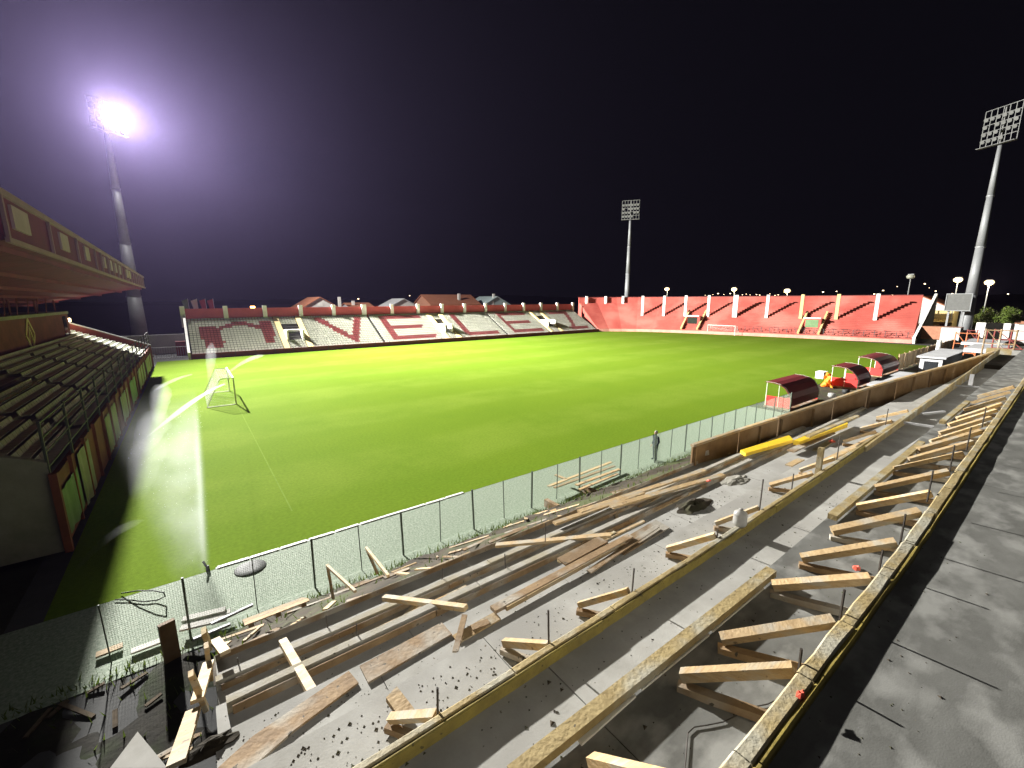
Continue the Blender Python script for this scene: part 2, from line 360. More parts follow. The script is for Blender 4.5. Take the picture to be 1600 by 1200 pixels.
child(MB().prism([(86.6,0),(86.6,1.1),(97.6,7.0),(98.1,8.1),(98.1,0)], (-.45,0,0), (-.1,0,0), (0,1,0)), 'end_wall', M['whitepaint'], st)
NP = 16
bw = [i*6.45-.4 for i in range(NP)]
for i in range(NP-1):
    child(MB().bb(bw[i]+.3, bw[i+1]-.3, 97.75, 98.0, 4.6, 7.9), 'wall_panel', M['redwall'], st)
pm = MB().bb(-.36,.36,-.3,.3,0,8.35-4.6).mesh('pillar', M['whitepaint'])
for i in range(NP): childlink('pillar', pm, st, (bw[i], 97.7, 4.6), scale=(1.35 if i == 5 else 1,1,1))

# ================================================================== red end stand (curved corner, then straight)
rs = thing('red_stand', 'curved red painted terrace behind the far goal without seats', 'stand', (124, 55, 0))
P_in = [(96.7,87.2),(99.6,85.6),(102.4,83.2),(105.0,80.0),(107.2,76.2),(109.2,71.5),(111.6,64),(114.2,54),(116.8,42),(118.8,30),(120.0,22.2)]
P_in = [Vector((a, b, 0)) for a, b in P_in]
nrm = []
for i, p in enumerate(P_in):
    d = (P_in[min(i+1, len(P_in)-1)]-P_in[max(i-1, 0)]).normalized(); nrm.append(Vector((-d.y, d.x, 0)))
for i, a in enumerate((72, 60, 48, 37, 27, 19, 14, 11, 9, 8, 8)): nrm[i] = Vector((math.cos(R(a)), math.sin(R(a)), 0))
DEP = 12.6; NRR = 20
prof = [(0,0),(0,1.0)]
for r in range(NRR): prof += [(.3+r*.6, 1.0+r*.375), (.3+(r+1)*.6, 1.0+r*.375)]
prof += [(DEP, 1.0+NRR*.375-.375), (DEP, 9.85), (DEP+.35, 9.85), (DEP+.35, 0)]
def sweep(prof, pts, nr):
    b = MB(); n = len(prof)
    for p, q in zip(pts, nr):
        b.v += [tuple(p+q*u+Vector((0,0,v))) for u, v in prof]
    for i in range(len(pts)-1):
        for k in range(n): b.f.append((i*n+k, i*n+(k+1) % n, (i+1)*n+(k+1) % n, (i+1)*n+k))
    b.f.append(tuple(range(n-1,-1,-1))); b.f.append(tuple((len(pts)-1)*n+k for k in range(n))); return b
child(sweep(prof, P_in, nrm), 'terrace', M['redterrace'], rs)
child(sweep([(-.2,0),(-.2,.75),(-.005,.75),(-.005,0)], P_in, nrm), 'base_wall', M['pinkband'], rs)
child(sweep([(DEP-.06,9.853),(DEP-.06,10.0),(DEP+.42,10.0),(DEP+.42,9.853)], P_in, nrm), 'wall_coping', M['darkred'], rs)
def red_at(y, u):  # a point u metres up the stand at the front-line position y
    for i in range(len(P_in)-1):
        if P_in[i].y >= y >= P_in[i+1].y:
            t = (P_in[i].y-y)/(P_in[i].y-P_in[i+1].y); p = P_in[i].lerp(P_in[i+1], t); q = nrm[i].lerp(nrm[i+1], t).normalized(); return p+q*u, q
def red_z(u): return 1.0+max(0, (u-.3))/.6*.375
PILLARS = [86.6, 84.6, 82.3, 79.0, 74.5, 69.5, 64.0, 57.6, 50.4, 43.2, 36.2, 29.2]
for k, y in enumerate(PILLARS):
    u = 6.2 if k > 2 else 11.9
    p, q = red_at(y, u); z = red_z(u)-.4
    child(MB().box((p.x, p.y, (z+10.25)/2), (.55, 1.15 if k == 7 else .68, 10.25-z), Matrix.Rotation(math.atan2(q.y, q.x), 3, 'Z')), 'pillar', M['whitepaint'] if k not in (9,10) else M['cream'], rs)
child(MB().prism([(-.1,0),(-.1,1.3),(5.2,4.6),(12.9,10.2),(13.3,10.2),(13.3,0)], (P_in[-1].x, 21.75, 0), (P_in[-1].x, 22.2, 0), (1,0,0)), 'end_wall', M['whitepaint'], rs)
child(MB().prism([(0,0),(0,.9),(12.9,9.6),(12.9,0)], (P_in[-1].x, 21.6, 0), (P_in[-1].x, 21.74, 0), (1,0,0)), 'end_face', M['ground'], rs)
for yc in (66.8, 40.2):
    for s_ in (-1, 1):
        y = yc+s_*2.0; a, q = red_at(y, -.1); b_, _ = red_at(y, 7.6)
        bb = MB(); bb.bar(a+Vector((0,0,1.15)), b_+Vector((0,0,red_z(7.6)+.45)), .42, .5)
        child(bb, 'stair_parapet', M['cream'], rs)
    a, q = red_at(yc, 3.0); rot = Matrix.Rotation(math.atan2(q.y, q.x), 3, 'Z')
    child(MB().box((a.x+1.2, a.y, red_z(3)+.8), (3.0, 3.3, 2.1), rot), 'tunnel_block', M['redwall'], rs)
    c, _ = red_at(yc, 2.66); child(MB().box((c.x, c.y, red_z(3)+1.98), (.5, 3.5, .3), rot), 'tunnel_lintel', M['whitepaint'], rs)
    c, _ = red_at(yc, 2.67); child(MB().box((c.x, c.y, red_z(3)+.7), (.06, 2.6, 1.8), rot), 'tunnel_opening', M['glass'] if yc > 50 else M['bannergreen'], rs)
# rail in front of the lower rows
rl = MB()
for i in range(len(P_in)-4, len(P_in)-1):
    for h in (1.9, 2.3): rl.tube(P_in[i]-nrm[i]*-.5+Vector((0,0,h)), P_in[i+1]+nrm[i+1]*.5+Vector((0,0,h)), .025, n=4)
child(rl, 'rail', M['darksteel'], rs)
rp_ = MB().bb(-.04,.04,-.04,.04,0,1.3).mesh('rail_post_red', M['darksteel'])
yy = 23
while yy < 56:
    p, q = red_at(yy, .55); childlink('rail_post', rp_, rs, (p.x, p.y, 1.02)); yy += 1.8
# bolts and broken seat brackets on the lowest rows
br = MB()
for k in range(420):
    y = rng.uniform(22.6, 52); u = rng.choice([.5,1.1,1.7,2.3])+rng.uniform(-.1,.1)
    if rng.random() < (y-22)/60: continue
    p, q = red_at(y, u); br.box((p.x, p.y, red_z(u-.25)+.12), (.12, rng.uniform(.1,.35), rng.uniform(.1,.25)))
stuff(child(br, 'seat_bracket', M['darkred'], rs))

# ================================================================== roofed stand on the left
ls = thing('roofed_stand', 'covered stand on the left with red fascia roof and grey-green seats', 'stand', (-9, 50, 0))
LX = -4.65; LYa, LYb = 21.9, 81.0; LR = 13; LTX, LTZ = .62, .27; LZ0 = 2.35
prof = [(LX-.2,0),(LX-.2,LZ0)]
for r in range(LR): prof += [(LX-.2-.25-r*LTX, LZ0+r*LTZ), (LX-.2-.25-(r+1)*LTX, LZ0+r*LTZ)]
prof += [(-18, LZ0+(LR-1)*LTZ), (-18, 0)]
child(MB().prism(prof, (0,LYa+.3,0), (0,LYb-.3,0), (1,0,0)), 'terrace', M['oldconcrete'], ls)
# near end wall and far end wall follow the slope
child(MB().prism([(LX,0),(LX,3.5),(-12.5,6.9),(-18,6.9),(-18,0)], (0,LYa,0), (0,LYa+.28,0), (1,0,0)), 'end_wall', M['oldconcrete'], ls)
child(MB().prism([(LX+.1,0),(LX+.1,2.95),(-12.6,6.5),(-12.6,5.6),(LX-.5,1.9),(LX-.5,0)], (0,LYb-.28,0), (0,LYb,0), (1,0,0)), 'end_wall', M['darkred'], ls)
child(MB().prism([(LX+.12,2.955),(LX+.12,3.1),(-12.6,6.66),(-12.6,6.51)], (0,LYb-.3,0), (0,LYb+.02,0), (1,0,0)), 'coping', M['greywall'], ls)
# front wall: painted panels with banners hung below the rail
yy = LYa; k = 0
while yy < LYb-.1:
    y2 = min(yy+2.95, LYb)
    child(MB().bb(LX-.2, LX, yy+.02, y2-.02, 0, 2.72), 'wall_panel', M['rustwall'], ls)
    yy = y2; k += 1
pm = MB().bb(-.07,.07,-.07,.07,0,2.9).mesh('front_post', M['rustwall'])
for k in range(21): childlink('front_post', pm, ls, (LX+.05, LYa+.05+k*2.95, 0))
child(MB().bar((LX+.12,LYa-.1,0),(LX+.12,LYa-.1,3.1),.22,.22), 'corner_post', M['rustwall'], ls)
bans = [(22.6,25.7,.35,2.15,'bannergreen'),(26.0,28.9,.15,2.6,'bannerpale'),(34.2,36.2,.3,2.4,'bannerpale'),(37.0,39.2,.3,2.5,'bannerpale'),(42,47,.4,2.3,'bannerpale'),(49,54,.4,2.3,'bannergreen'),(57,66,.4,2.3,'bannerpale'),(68,78,.4,2.2,'bannerpale')]
for a, b, z0, z1, mm in bans:
    nb = 10; v = []; f = []
    for i in range(nb+1):
        y = a+(b-a)*i/nb; dx = .10+.03*math.sin(i*1.7)
        v += [(LX+dx, y, z0+.06*math.sin(i*.9)), (LX+dx*.8, y, z1), (LX+dx+.012, y, z0+.06*math.sin(i*.9)), (LX+dx*.8+.012, y, z1)]
    for i in range(nb): f += [(4*i,4*i+1,4*i+5,4*i+4), (4*i+2,4*i+6,4*i+7,4*i+3)]
    child(MB().add(v, f), 'banner', M[mm], ls)
# rail above the front wall
for z in (3.3, 3.85, 4.4, 4.95): child(MB().tube((LX,LYa,z),(LX,LYb,z),.03,n=5), 'rail', M['darksteel'], ls)
pm = MB().bb(-.04,.04,-.04,.04,0,2.3).mesh('rail_post_left', M['darksteel'])
for k in range(16): childlink('rail_post', pm, ls, (LX, LYa+.05+k*3.9, 2.73))
# seats facing the pitch
seats = []
for r in range(LR-1):
    yy = LYa+.8
    while yy < LYb-.8:
        ok = True
        for a in (31.5, 42.0, 52.0, 62.0, 71.5):
            if a < yy < a+1.1: ok = False
        if 6 <= r <= 8 and 33 < yy < 42.5: ok = False
        if 9 <= r and yy < 76 : ok = r < 10
        if ok: seats.append((LX-.2-.25-r*LTX-.32, yy, LZ0+r*LTZ+.26))
        yy += .5
seats.sort(key=lambda s: s[0]**2+s[1]**2+(s[2]-CAM_H)**2)
lg = MB(); rz = Matrix.Rotation(R(90), 3, 'Z')
lg.v = [tuple(rz @ Vector(p)) for p in seat_geo(.46).v]; lg.f = list(seat_geo().f)
lme = lg.mesh('seat_grey', M['seatgrey'])
for s_ in seats[:300]: childlink('seat', lme, ls, s_)
joined('grey_seats', seats[300:], lg, M['seatgrey'], ls)
# tunnel through the tiers
child(MB().bb(-10.0,-8.3, 33.2, 42.2, 4.0, 4.02), 'tunnel_opening', M['glass'], ls)
# press box with the diamond emblem
bx = child(MB().bb(-15.5,-11.8, LYa+.3, 76.8, 4.6, 7.75), 'press_box', M['rustwall'], ls)
child(MB().bb(-15.6,-11.7, LYa+.3, 76.9, 7.752, 8.05), 'box_roof', M['oldconcrete'], ls)
em = MB(); ye, ze = 59.0, 6.2
pts = [(ye-1.4,ze),(ye,ze+1.5),(ye+1.4,ze),(ye,ze-1.5)]
for a, b in zip(pts, pts[1:]+pts[:1]): em.bar((-11.76,a[0],a[1]),(-11.76,b[0],b[1]),.06,.28)
em.bar((-11.76,ye-.65,ze-.65),(-11.76,ye,ze+.75),.06,.2); em.bar((-11.76,ye+.65,ze-.65),(-11.76,ye,ze+.75),.06,.2)
child(em, 'diamond_emblem', M['cream'], ls)
child(MB().bb(-11.79,-11.74, 73.5, 75.2, 5.3, 7.5), 'doorway', M['glass'], ls)
# roof: rises towards the pitch, red underside of boards deepened to hold the lamp's purple flare
ra, rb = (-4.2, 11.1), (-15.8, 8.75)
nb = 28
for k in range(nb):
    y0 = 20.6+(81-20.6)*k/nb; y1 = 20.6+(81-20.6)*(k+1)/nb-.04
    child(MB().prism([(ra[0],ra[1]+.002),(ra[0],ra[1]+.18),(rb[0],rb[1]+.18),(rb[0],rb[1]+.002)], (0,y0,0), (0,y1,0), (1,0,0)), 'roof_sheet', M['maroon'], ls)
for k in range(6):
    t = k/5; xx = -4.6+t*(-10.6); zz = ra[1]+(xx-ra[0])*(ra[1]-rb[1])/(ra[0]-rb[0])
    child(MB().bb(xx-.08, xx+.08, 20.7, 80.9, zz-.2, zz-.003), 'purlin', M['maroon'], ls)
child(MB().bb(-4.28,-4.203, 20.6, 81, 11.10, 12.55), 'fascia_board', M['maroon'], ls)
child(MB().bb(-4.19,-4.08, 20.5, 81.1, 12.46, 12.66), 'fascia_rail', M['fasciabar'], ls)
child(MB().bb(-4.19,-4.08, 20.5, 81.1, 11.02, 11.18), 'fascia_rail', M['fasciabar'], ls)
for y in [20.6, 26.6, 32.5, 38.4, 41, 44.2, 47, 50.1, 53, 56, 59, 61.9, 64.8, 67.8, 70.7, 73.7, 76.6, 79.5]:
    child(MB().bb(-4.18,-4.09, y, y+.16, 11.182, 12.458), 'fascia_bar', M['fasciabar'], ls)
for y, w_ in [(21.6,1.9),(28.6,1.7),(34.8,1.4),(42.2,.9),(45.5,1.0),(48.4,1.0),(51.2,1.1),(57.2,4.2)]:
    child(MB().bb(-4.20,-4.12, y, y+w_, 11.55, 12.3), 'fascia_plate', M['fasciaplate'], ls)
for k in range(7): child(MB().tube((-12.6, 24+k*8.6, 7.8), (-12.6, 24+k*8.6, 9.5), .09, n=6), 'roof_post', M['darkred'], ls)
for k in range(9): child(MB().tube((-11.9, 40+k*3.4, 8.05), (-11.7, 40+k*3.4, 9.9), .05, n=5), 'box_strut', M['darkred'], ls)
lamp = thing('bulkhead_lamp', 'small lit lamp at the upper far end of the roofed stand', 'lamp', (-12.3, 79.6, 6.9))
child(MB().box((-12.3, 79.6, 6.9), (.5,.5,.42)), 'lens', M['standlit'], lamp); child(MB().box((-12.5, 79.6, 6.9), (.16,.6,.5)), 'housing', M['darksteel'], lamp)
ld = bpy.data.lights.new('bulkhead_light', 'POINT'); ld.energy = 130; ld.color = (1,.8,.5); ld.shadow_soft_size = .25
lo = bpy.data.objects.new('bulkhead_light', ld); COL.objects.link(lo); lo.location = (.4, -.3, 0.1); lo.parent = lamp

# ================================================================== floodlight masts
def mast(loc, aim, label, h_pole, h_head, wide, lit, rb_=1.15, rt=.36, tilt=0):
    t = thing('floodlight_mast', label, 'floodlight', loc, 0, 'floodlight masts at the corners')
    x, y, z = loc; zt = h_pole
    seg_ = MB(); seg_.smooth = True
    n = 24
    for a in range(4):
        z0 = z+(zt-z)*a/4; z1 = z+(zt-z)*(a+1)/4
        r0 = rb_+(rt-rb_)*a/4; r1 = rb_+(rt-rb_)*(a+1)/4
        c = MB(); c.tube((x,y,z0+(.004 if a else 0)),(x,y,z1),r0+(.0 if a else 0),r1,n); c.smooth = False
        o = child(c, 'pole_section', M['steel'], t)
        for p in o.data.polygons: p.use_smooth = len(p.vertices) == 4
        if a: child(MB().tube((x,y,z0-.12),(x,y,z0+.12),r0+.07,r0+.07,n), 'flange', M['steel'], t)
    d = Vector((aim[0]-x, aim[1]-y, 0)).normalized(); sd = Vector((-d.y, d.x, 0)); up = Vector((0,0,1))
    f = Vector((x,y,0))+d*.7
    H0, H1 = zt-.2, zt+h_head; rows, cols = 5, 6
    def pt(u, v, off=0): return f+sd*(u-.5)*wide+up*(H0+(H1-H0)*v)+d*(off+ (1-v)*0)
    for c in range(cols+1): child(MB().bar(pt(c/cols,0), pt(c/cols,1), .12, .12, up=tuple(d)), 'head_upright', M['headsteel'], t)
    for r in range(rows+1): child(MB().bar(pt(0,r/rows,.0), pt(1,r/rows,.0), .11, .11), 'head_rail', M['headsteel'], t)
    child(MB().bar(Vector((x,y,H0)), Vector((x,y,H1)), .34, .34, up=tuple(d)), 'head_spine', M['headsteel'], t)
    child(MB().box(f+d*.35+up*(H0-.15), (.9, wide*1.06, .1), Matrix.Rotation(math.atan2(d.y,d.x),3,'Z')), 'platform', M['headsteel'], t)
    lampm = M['floodlit'] if lit else M['lampglass']
    tl = Matrix.Rotation(math.atan2(d.y,d.x),3,'Z') @ Matrix.Rotation(R(28),3,'Y')
    for r in range(rows-1):
        for c in range(cols):
            if not lit and (r, c) in ((0,4),(0,5),(1,3),(2,1)): continue
            p = pt((c+.5)/cols, (r+.75)/rows, .32)
            hs = MB(); hs.tube(p-tl @ Vector((.22,0,0)), p+tl @ Vector((.10,0,0)), .16, .38, 10)
            ho = child(hs, 'lamp_head', M['headsteel'], t)
            ln = MB(); ln.tube(p+tl @ Vector((.103,0,0)), p+tl @ Vector((.14,0,0)), .36, .36, 10)
            l_ = ln.build('lens', lampm); l_.parent = ho; l_.matrix_parent_inverse = ho.matrix_parent_inverse.copy()
    return t, f+d*1.2+up*(H0+(H1-H0)*.5)
tm, fp = mast((-8.0,118,0), (40,45), 'tall floodlight mast at the left with its lamps lit brilliant white', 41.0, 5.2, 5.4, True, 1.4, .38)
def spot(target, power, ang, blend=.6):
    d = bpy.data.lights.new('flood_beam', 'SPOT'); d.energy = power*FLOOD; d.spot_size = R(ang); d.spot_blend = blend; d.shadow_soft_size = .9; d.color = (1,.985,.93)
    o = bpy.data.objects.new('flood_beam', d); COL.objects.link(o); o.parent = tm; o.location = fp-Vector(tm.location)
    o.rotation_euler = (Vector(target)-fp).to_track_quat('-Z','Y').to_euler()
def aim(az, dep): return fp+Vector((math.cos(R(az))*math.cos(R(dep)), math.sin(R(az))*math.cos(R(dep)), -math.sin(R(dep))))*50
spot(aim(-30, 13), 1.75e6, 88, 1.0)
spot(aim(-66, 14.5), 2.0e6, 88, 1.0)
spot(aim(-14, 16), .30e6, 60, 1.0)
spot((46,103,9), .55e6, 50, 1.0)
spot(aim(25, 12), .30e6, 90, 1.0)
spot(aim(-50, 30), .12e6, 150, 1.0)
mast((120.5,96.4,0), (60,50), 'unlit floodlight mast rising behind the curved corner of the red stand', 35.1, 5.6, 5.4, False, .95, .34)
rm, _ = mast((130,16.2,0), (60,50), 'unlit floodlight mast at the right with a screen on its shaft', 38.6, 6.4, 5.6, False, 1.1, .33)

# ================================================================== goals
def goal(y0, y1, x, dirx, label):
    t = thing('goal', label, 'goal', (x, (y0+y1)/2, 0), 0, 'goals'); h = 2.44
    for y in (y0, y1): child(MB().tube((x,y,0),(x,y,h),.06,n=8), 'post', M['whitepaint'], t)
    child(MB().tube((x,y0-.06,h),(x,y1+.06,h),.062,n=8), 'crossbar', M['whitepaint'], t)
    for y in (y0, y1):
        child(MB().poly([(x,y,h),(x+dirx*1.0,y,h-.02),(x+dirx*2.2,y,0.03),(x,y,.03)],.03,5), 'net_support', M['whitepaint'], t)
    nb = MB(); g = .16; wv = .006
    def strip(a, b): nb.bar(a, b, wv, wv)
    n = int((y1-y0)/g)
    for i in range(n+1):
        y = y0+(y1-y0)*i/n; strip((x,y,h),(x+dirx*1.0,y,h-.03)); strip((x+dirx*1.0,y,h-.03),(x+dirx*2.15,y,.03))
    for k in range(17):
        t_ = k/16
        p = (x+dirx*(1.0+1.15*t_), h-.03-(h-.06)*t_); strip((p[0],y0,p[1]),(p[0],y1,p[1]))
        for y in (y0, y1): strip((x,y,h*(1-t_)),(p[0] if t_>0 else x+dirx,y,p[1]))
    for k in range(7): strip((x+dirx*k/6,y0,h-.015),(x+dirx*k/6,y1,h-.015))
    stuff(child(nb, 'net', M['net'], t))
goal(45.6, 52.9, 2.75, -1, 'white goal with net at the near left end beside the sprinkler')
goal(54.9, 62.2, 112.1, 1, 'small white goal far off in front of the red stand')

# ================================================================== terrace under construction (camera stands on it)
H0 = 2.0; K = .45
EY = [H0*(.403+.45*i) for i in range(8)]                     # front edge of every step
EZ = [CAM_H-H0-K*y for y in EY]                              # its nosing height
XN = -.25                                                    # near end of the stand
XF = [46, 46, 42, 36, 31, 26, 21.5, 17]
def drift(X, i): return .0155*max(0, X-5)*(1 if i <= 2 else 0)
TO = [.035, .06, .10, .06, .06, .115, .105, .07]          # how far each tread lies below its edge beam
ts = thing('concrete_terrace', 'raw concrete stepped terrace under construction in the foreground', 'terrace', (20, 3, 0))
# body below the treads
XS = [XN, 5, 12, 20, 30, 46]
def tread_body(i):
    yb = -4.0 if i == 0 else EY[i-1]; z = EZ[i]-TO[i]
    b = MB(); xs = [x for x in XS if x < XF[i]]+[XF[i]]
    for a, c in zip(xs[:-1], xs[1:]):
        da, dc = drift(a, i), drift(c, i); ba, bc = (0, 0) if i == 0 else (drift(a, i-1), drift(c, i-1))
        v = [(a,EY[i]-.001+da,z-.03),(c,EY[i]-.001+dc,z-.03),(c,yb+bc+.002,z-.03),(a,yb+ba+.002,z-.03)]
        v += [(p[0],p[1],2.0 if i < 7 else 1.0) for p in v]
        b.add(v, [(0,1,2,3),(0,4,5,1),(2,6,7,3)]+([(3,7,4,0)] if a == XN else [])+([(1,5,6,2)] if c == xs[-1] else []))
    return b
for i in range(8): child(tread_body(i), 'step_body', M['concrete'], ts)
# slabs with open saw joints on each tread
def slabs(i, joints, m, gap=.004):
    yb = (-4.0 if i == 0 else EY[i-1]); z = EZ[i]-TO[i]
    for a, c in zip(joints[:-1], joints[1:]):
        da, dc = drift(a, i), drift(c, i); ba, bc = (0, 0) if i == 0 else (drift(a, i-1), drift(c, i-1))
        a2, c2 = a+gap, c-gap; sk = rng.uniform(-.05,.05)
        y0a, y0c, y1a, y1c = EY[i]+da-.004, EY[i]+dc-.004, yb+ba+.005, yb+bc+.005
        dz = rng.uniform(-.003,.003) if i else 0
        b = MB(); v = [(a2,y0a,z+dz),(c2,y0c,z+dz),(c2,y1c,z+dz),(a2,y1a,z+dz)]; v += [(p[0],p[1],z-.029) for p in v]
        b.add(v, [(0,1,2,3),(0,4,5,1),(1,5,6,2),(2,6,7,3),(3,7,4,0)]); child(b, 'slab', m, ts)
def jl(start, step, end, jit=.1):
    r = [XN]; x = start
    while x < end-.5: r.append(x+rng.uniform(-jit, jit)); x += step
    return r+[end]
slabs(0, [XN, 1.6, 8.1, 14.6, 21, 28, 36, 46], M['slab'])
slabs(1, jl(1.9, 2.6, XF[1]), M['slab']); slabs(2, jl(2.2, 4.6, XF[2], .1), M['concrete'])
slabs(3, jl(2.2, 3.1, XF[3]), M['concrete']); slabs(4, jl(1.2, 2.9, XF[4]), M['concrete']); slabs(5, jl(2.0, 3.0, XF[5]), M['concrete']); slabs(6, jl(1.4, 3.0, XF[6]), M['concrete']); slabs(7, jl(2.5, 3.0, XF[7]), M['concrete'])

# formwork beams on the front edges, each plank a thing
GR = 'formwork planks along the step edges'
def beam(i, joints, wd, ht, m, nm, lab, y_off=0, up=0.0, ch=.012):
    for n, (a, c) in enumerate(zip(joints[:-1], joints[1:])):
        j = rng.uniform(-.003,.003); jj = rng.uniform(-.003,.003)
        p = Vector((a+.006, EY[i]+drift(a,i)-wd/2+y_off+j, EZ[i]-ht/2+up+rng.uniform(-.002,.002)))
        q = Vector((c-.006, EY[i]+drift(c,i)-wd/2+y_off+jj, EZ[i]-ht/2+up+rng.uniform(-.002,.002)))
        L = (q-p).length; ns = max(3, int(L/.35)); b = MB(); ring = []
        d = (q-p).normalized(); sy = Vector((-d.y, d.x, 0)).normalized()
        for k in range(ns+1):                                   # slightly worn, uneven arrises
            c_ = p.lerp(q, k/ns); e1, e2, e3 = rng.uniform(-.005,.005), rng.uniform(-.005,.005), rng.uniform(-.004,.002)
            ring.append([c_+sy*(-wd/2+e1)+Vector((0,0,-ht/2)), c_+sy*(-wd/2+e1)+Vector((0,0,ht/2-ch)), c_+sy*(-wd/2+ch+e1)+Vector((0,0,ht/2+e3)),
                         c_+sy*(wd/2-ch+e2)+Vector((0,0,ht/2+e3)), c_+sy*(wd/2+e2)+Vector((0,0,ht/2-ch)), c_+sy*(wd/2+e2)+Vector((0,0,-ht/2))])
        v = [x_ for r_ in ring for x_ in r_]; f = []
        for k in range(ns):
            for s_ in range(6): f.append((k*6+s_, k*6+(s_+1) % 6, k*6+6+(s_+1) % 6, k*6+6+s_))
        f += [tuple(range(5,-1,-1)), tuple(ns*6+s_ for s_ in range(6))]
        o = b.add(v, f).build(nm, m)
        tag(o, lab % ORD[min(n, 25)], 'plank', GR)
beam(0, [XN, .3, 1.2, 2.05, 2.86, 3.62, 4.54, 5.37, 6.4, 7.4, 8.3, 9.2, 10.1, 11, 12, 13, 14, 15, 16, 17, 18, 19, 20.5, 22, 24], .095, .30, M['formwood'], 'formwork_beam', 'broad grey-brown beam of the topmost step edge, %s from the near end', up=.03)
beam(0, [XN, 2.1, 5.9, 9.7, 13.5, 17.3, 21, 25], .034, .36, M['yellowform'], 'formwork_board', 'thin yellow board on the topmost step edge, %s from the near end', y_off=-.099, up=.022)
beam(2, jl(1.9, 1.35, 34, .12)[:25], .07, .28, M['formwood'], 'formwork_beam', 'mossy brown beam on the middle step edge, %s from the near end', up=.02)
beam(2, [XN, 3.0, 7, 11, 15, 19, 23, 27, 31, 35, 39], .032, .34, M['yellowform'], 'formwork_board', 'yellow stained board on the middle step edge, %s from the near end', y_off=-.073, up=.012)
beam(5, [XN+.1, 3.2, 7.2, 11.2, 15.2, 19, 22], .20, .30, M['nosing'], 'edge_beam', 'rounded grey edge beam of the third lowest step, %s from the near end', up=.0, ch=.045)
beam(6, [XN, 4.0, 8, 12, 15.5, 18.5], .19, .28, M['nosing'], 'edge_beam', 'rounded grey edge beam of the second lowest step, %s from the near end', up=.0, ch=.04)
beam(5, [XN+.15, 2.4, 6.1, 9.9, 13.8, 17.6], .03, .28, M['browndboard'], 'formwork_board', 'thin brown board on the third lowest edge beam, %s from the near end', y_off=-.204, up=-.015)
beam(6, [XN+.05, 3.1, 6.9, 10.8, 14.6], .03, .26, M['browndboard'], 'formwork_board', 'thin brown board on the second lowest edge beam, %s from the near end', y_off=-.194, up=-.015)
beam(7, [XN, 4, 8, 12, 14], .035, .30, M['browndboard'], 'formwork_board', 'low board on the lowest step edge, %s from the near end', up=.03)
for n, (x0_, x1_, hh_) in enumerate([(11.5,16,.10),(16.1,21,.17),(21.1,26,.25),(26.1,31,.34),(31.1,36,.42)]):
    b = MB(); v = []
    for s_ in (-.02, .02):
        for x_, z_ in ((x0_,-.3),(x1_,-.3),(x1_,hh_),(x0_,hh_-.07)): v.append((x_, EY[2]+drift(x_,2)-.125+s_, EZ[2]+z_))
    tag(b.add(v, [(0,1,2,3),(7,6,5,4),(0,4,5,1),(1,5,6,2),(2,6,7,3),(3,7,4,0)]).build('side_board', M['formwood']), 'tall side board on the far middle beam, %s from the camera' % ORD[n], 'board', 'tall side boards of the middle beam')
# tread plank in front of the top braces
def plank(p, q, wd, ht, m, name, label, cat='plank', group=None):
    o = MB().bar(p, q, wd, ht).build(name, m); return tag(o, label, cat, group)
zc = EZ[1]
def cpl(px0, py0, px1, py1, lab): plank(on_z(px0,py0,zc+.01), on_z(px1,py1,zc+.01), .10, .07, M['formwood'], 'edge_plank', lab)
cpl(800,1215, 1205,893, 'long worn plank along the walkway below the nearest braces')
cpl(1300,808, 1440,692, 'second long plank along the walkway, farther from the camera')
cpl(1472,660, 1512,628, 'short far plank along the walkway near the dark end')
mt = MB()
for (a, b_) in [((905,1160),(990,1085)), ((1000,1075),(1105,990)), ((1110,985),(1190,918))]:
    p, q = on_z(*a, zc-.05), on_z(*b_, zc-.05); mt.bar(p, q, .045, .02)
tag(mt.build('mortar_strip', M['whitepaint']), 'crusty white strip of mortar along the nearest walkway plank', 'mortar')

# timber braces
def brace(apex, top, low, sec, label, group, n_):
    t = thing('timber_brace', label, 'brace', apex, 0, group)
    child(MB().bar(apex, top, sec*rng.uniform(.85,1.2), sec*rng.uniform(.75,1.05), up=(rng.uniform(-.25,.25), rng.uniform(-.25,.25), 1)), 'strut', M['wood'], t)
    child(MB().bar(Vector(apex)+Vector((-.04,0,-sec*.9)), low, sec*.9, sec*.8), 'foot_strut', M['browndboard'], t)
A_BR = [(920,1190,1075,1215),(1065,1055,1240,1046),(1130,998,1303,970),(1203,915,1360,904),(1253,872,1400,848),(1303,830,1437,800),(1340,792,1457,766),(1370,762,1483,735),
        (1397,732,1505,708),(1418,719,1520,691),(1434,703,1533,674),(1452,690,1541,662),(1467,677,1549,649),(1480,664,1558,637),(1495,654,1566,626),(1507,641,1573,615),(1518,630,1580,606),(1529,620,1586,598)]
for n, (a, b_, c, d) in enumerate(A_BR):
    a += rng.uniform(-5,5)*(1-n/24); ap = on_z(a, b_, EZ[1]+.03); tp = on_y(c, d, EY[0]+.05+drift(ap.x, 0)); tp.z = min(tp.z, EZ[0]+.02)
    low = Vector((ap.x+.35*(tp.x-ap.x)+.1, EY[0]+.06, EZ[1]-.0))
    brace(ap, tp, low, .078, '%s pale timber brace from the camera below the topmost edge beam' % ORD[n], 'braces below the topmost edge beam', n)
D_BR = [(610,1122,682,1117),(788,1004,858,1009),(905,945,982,923),(1043,858,1118,836),(1118,818,1186,791),(1203,758,1270,739),(1250,735,1305,712),(1318,690,1370,668),(1345,670,1395,650),(1370,653,1420,634)]
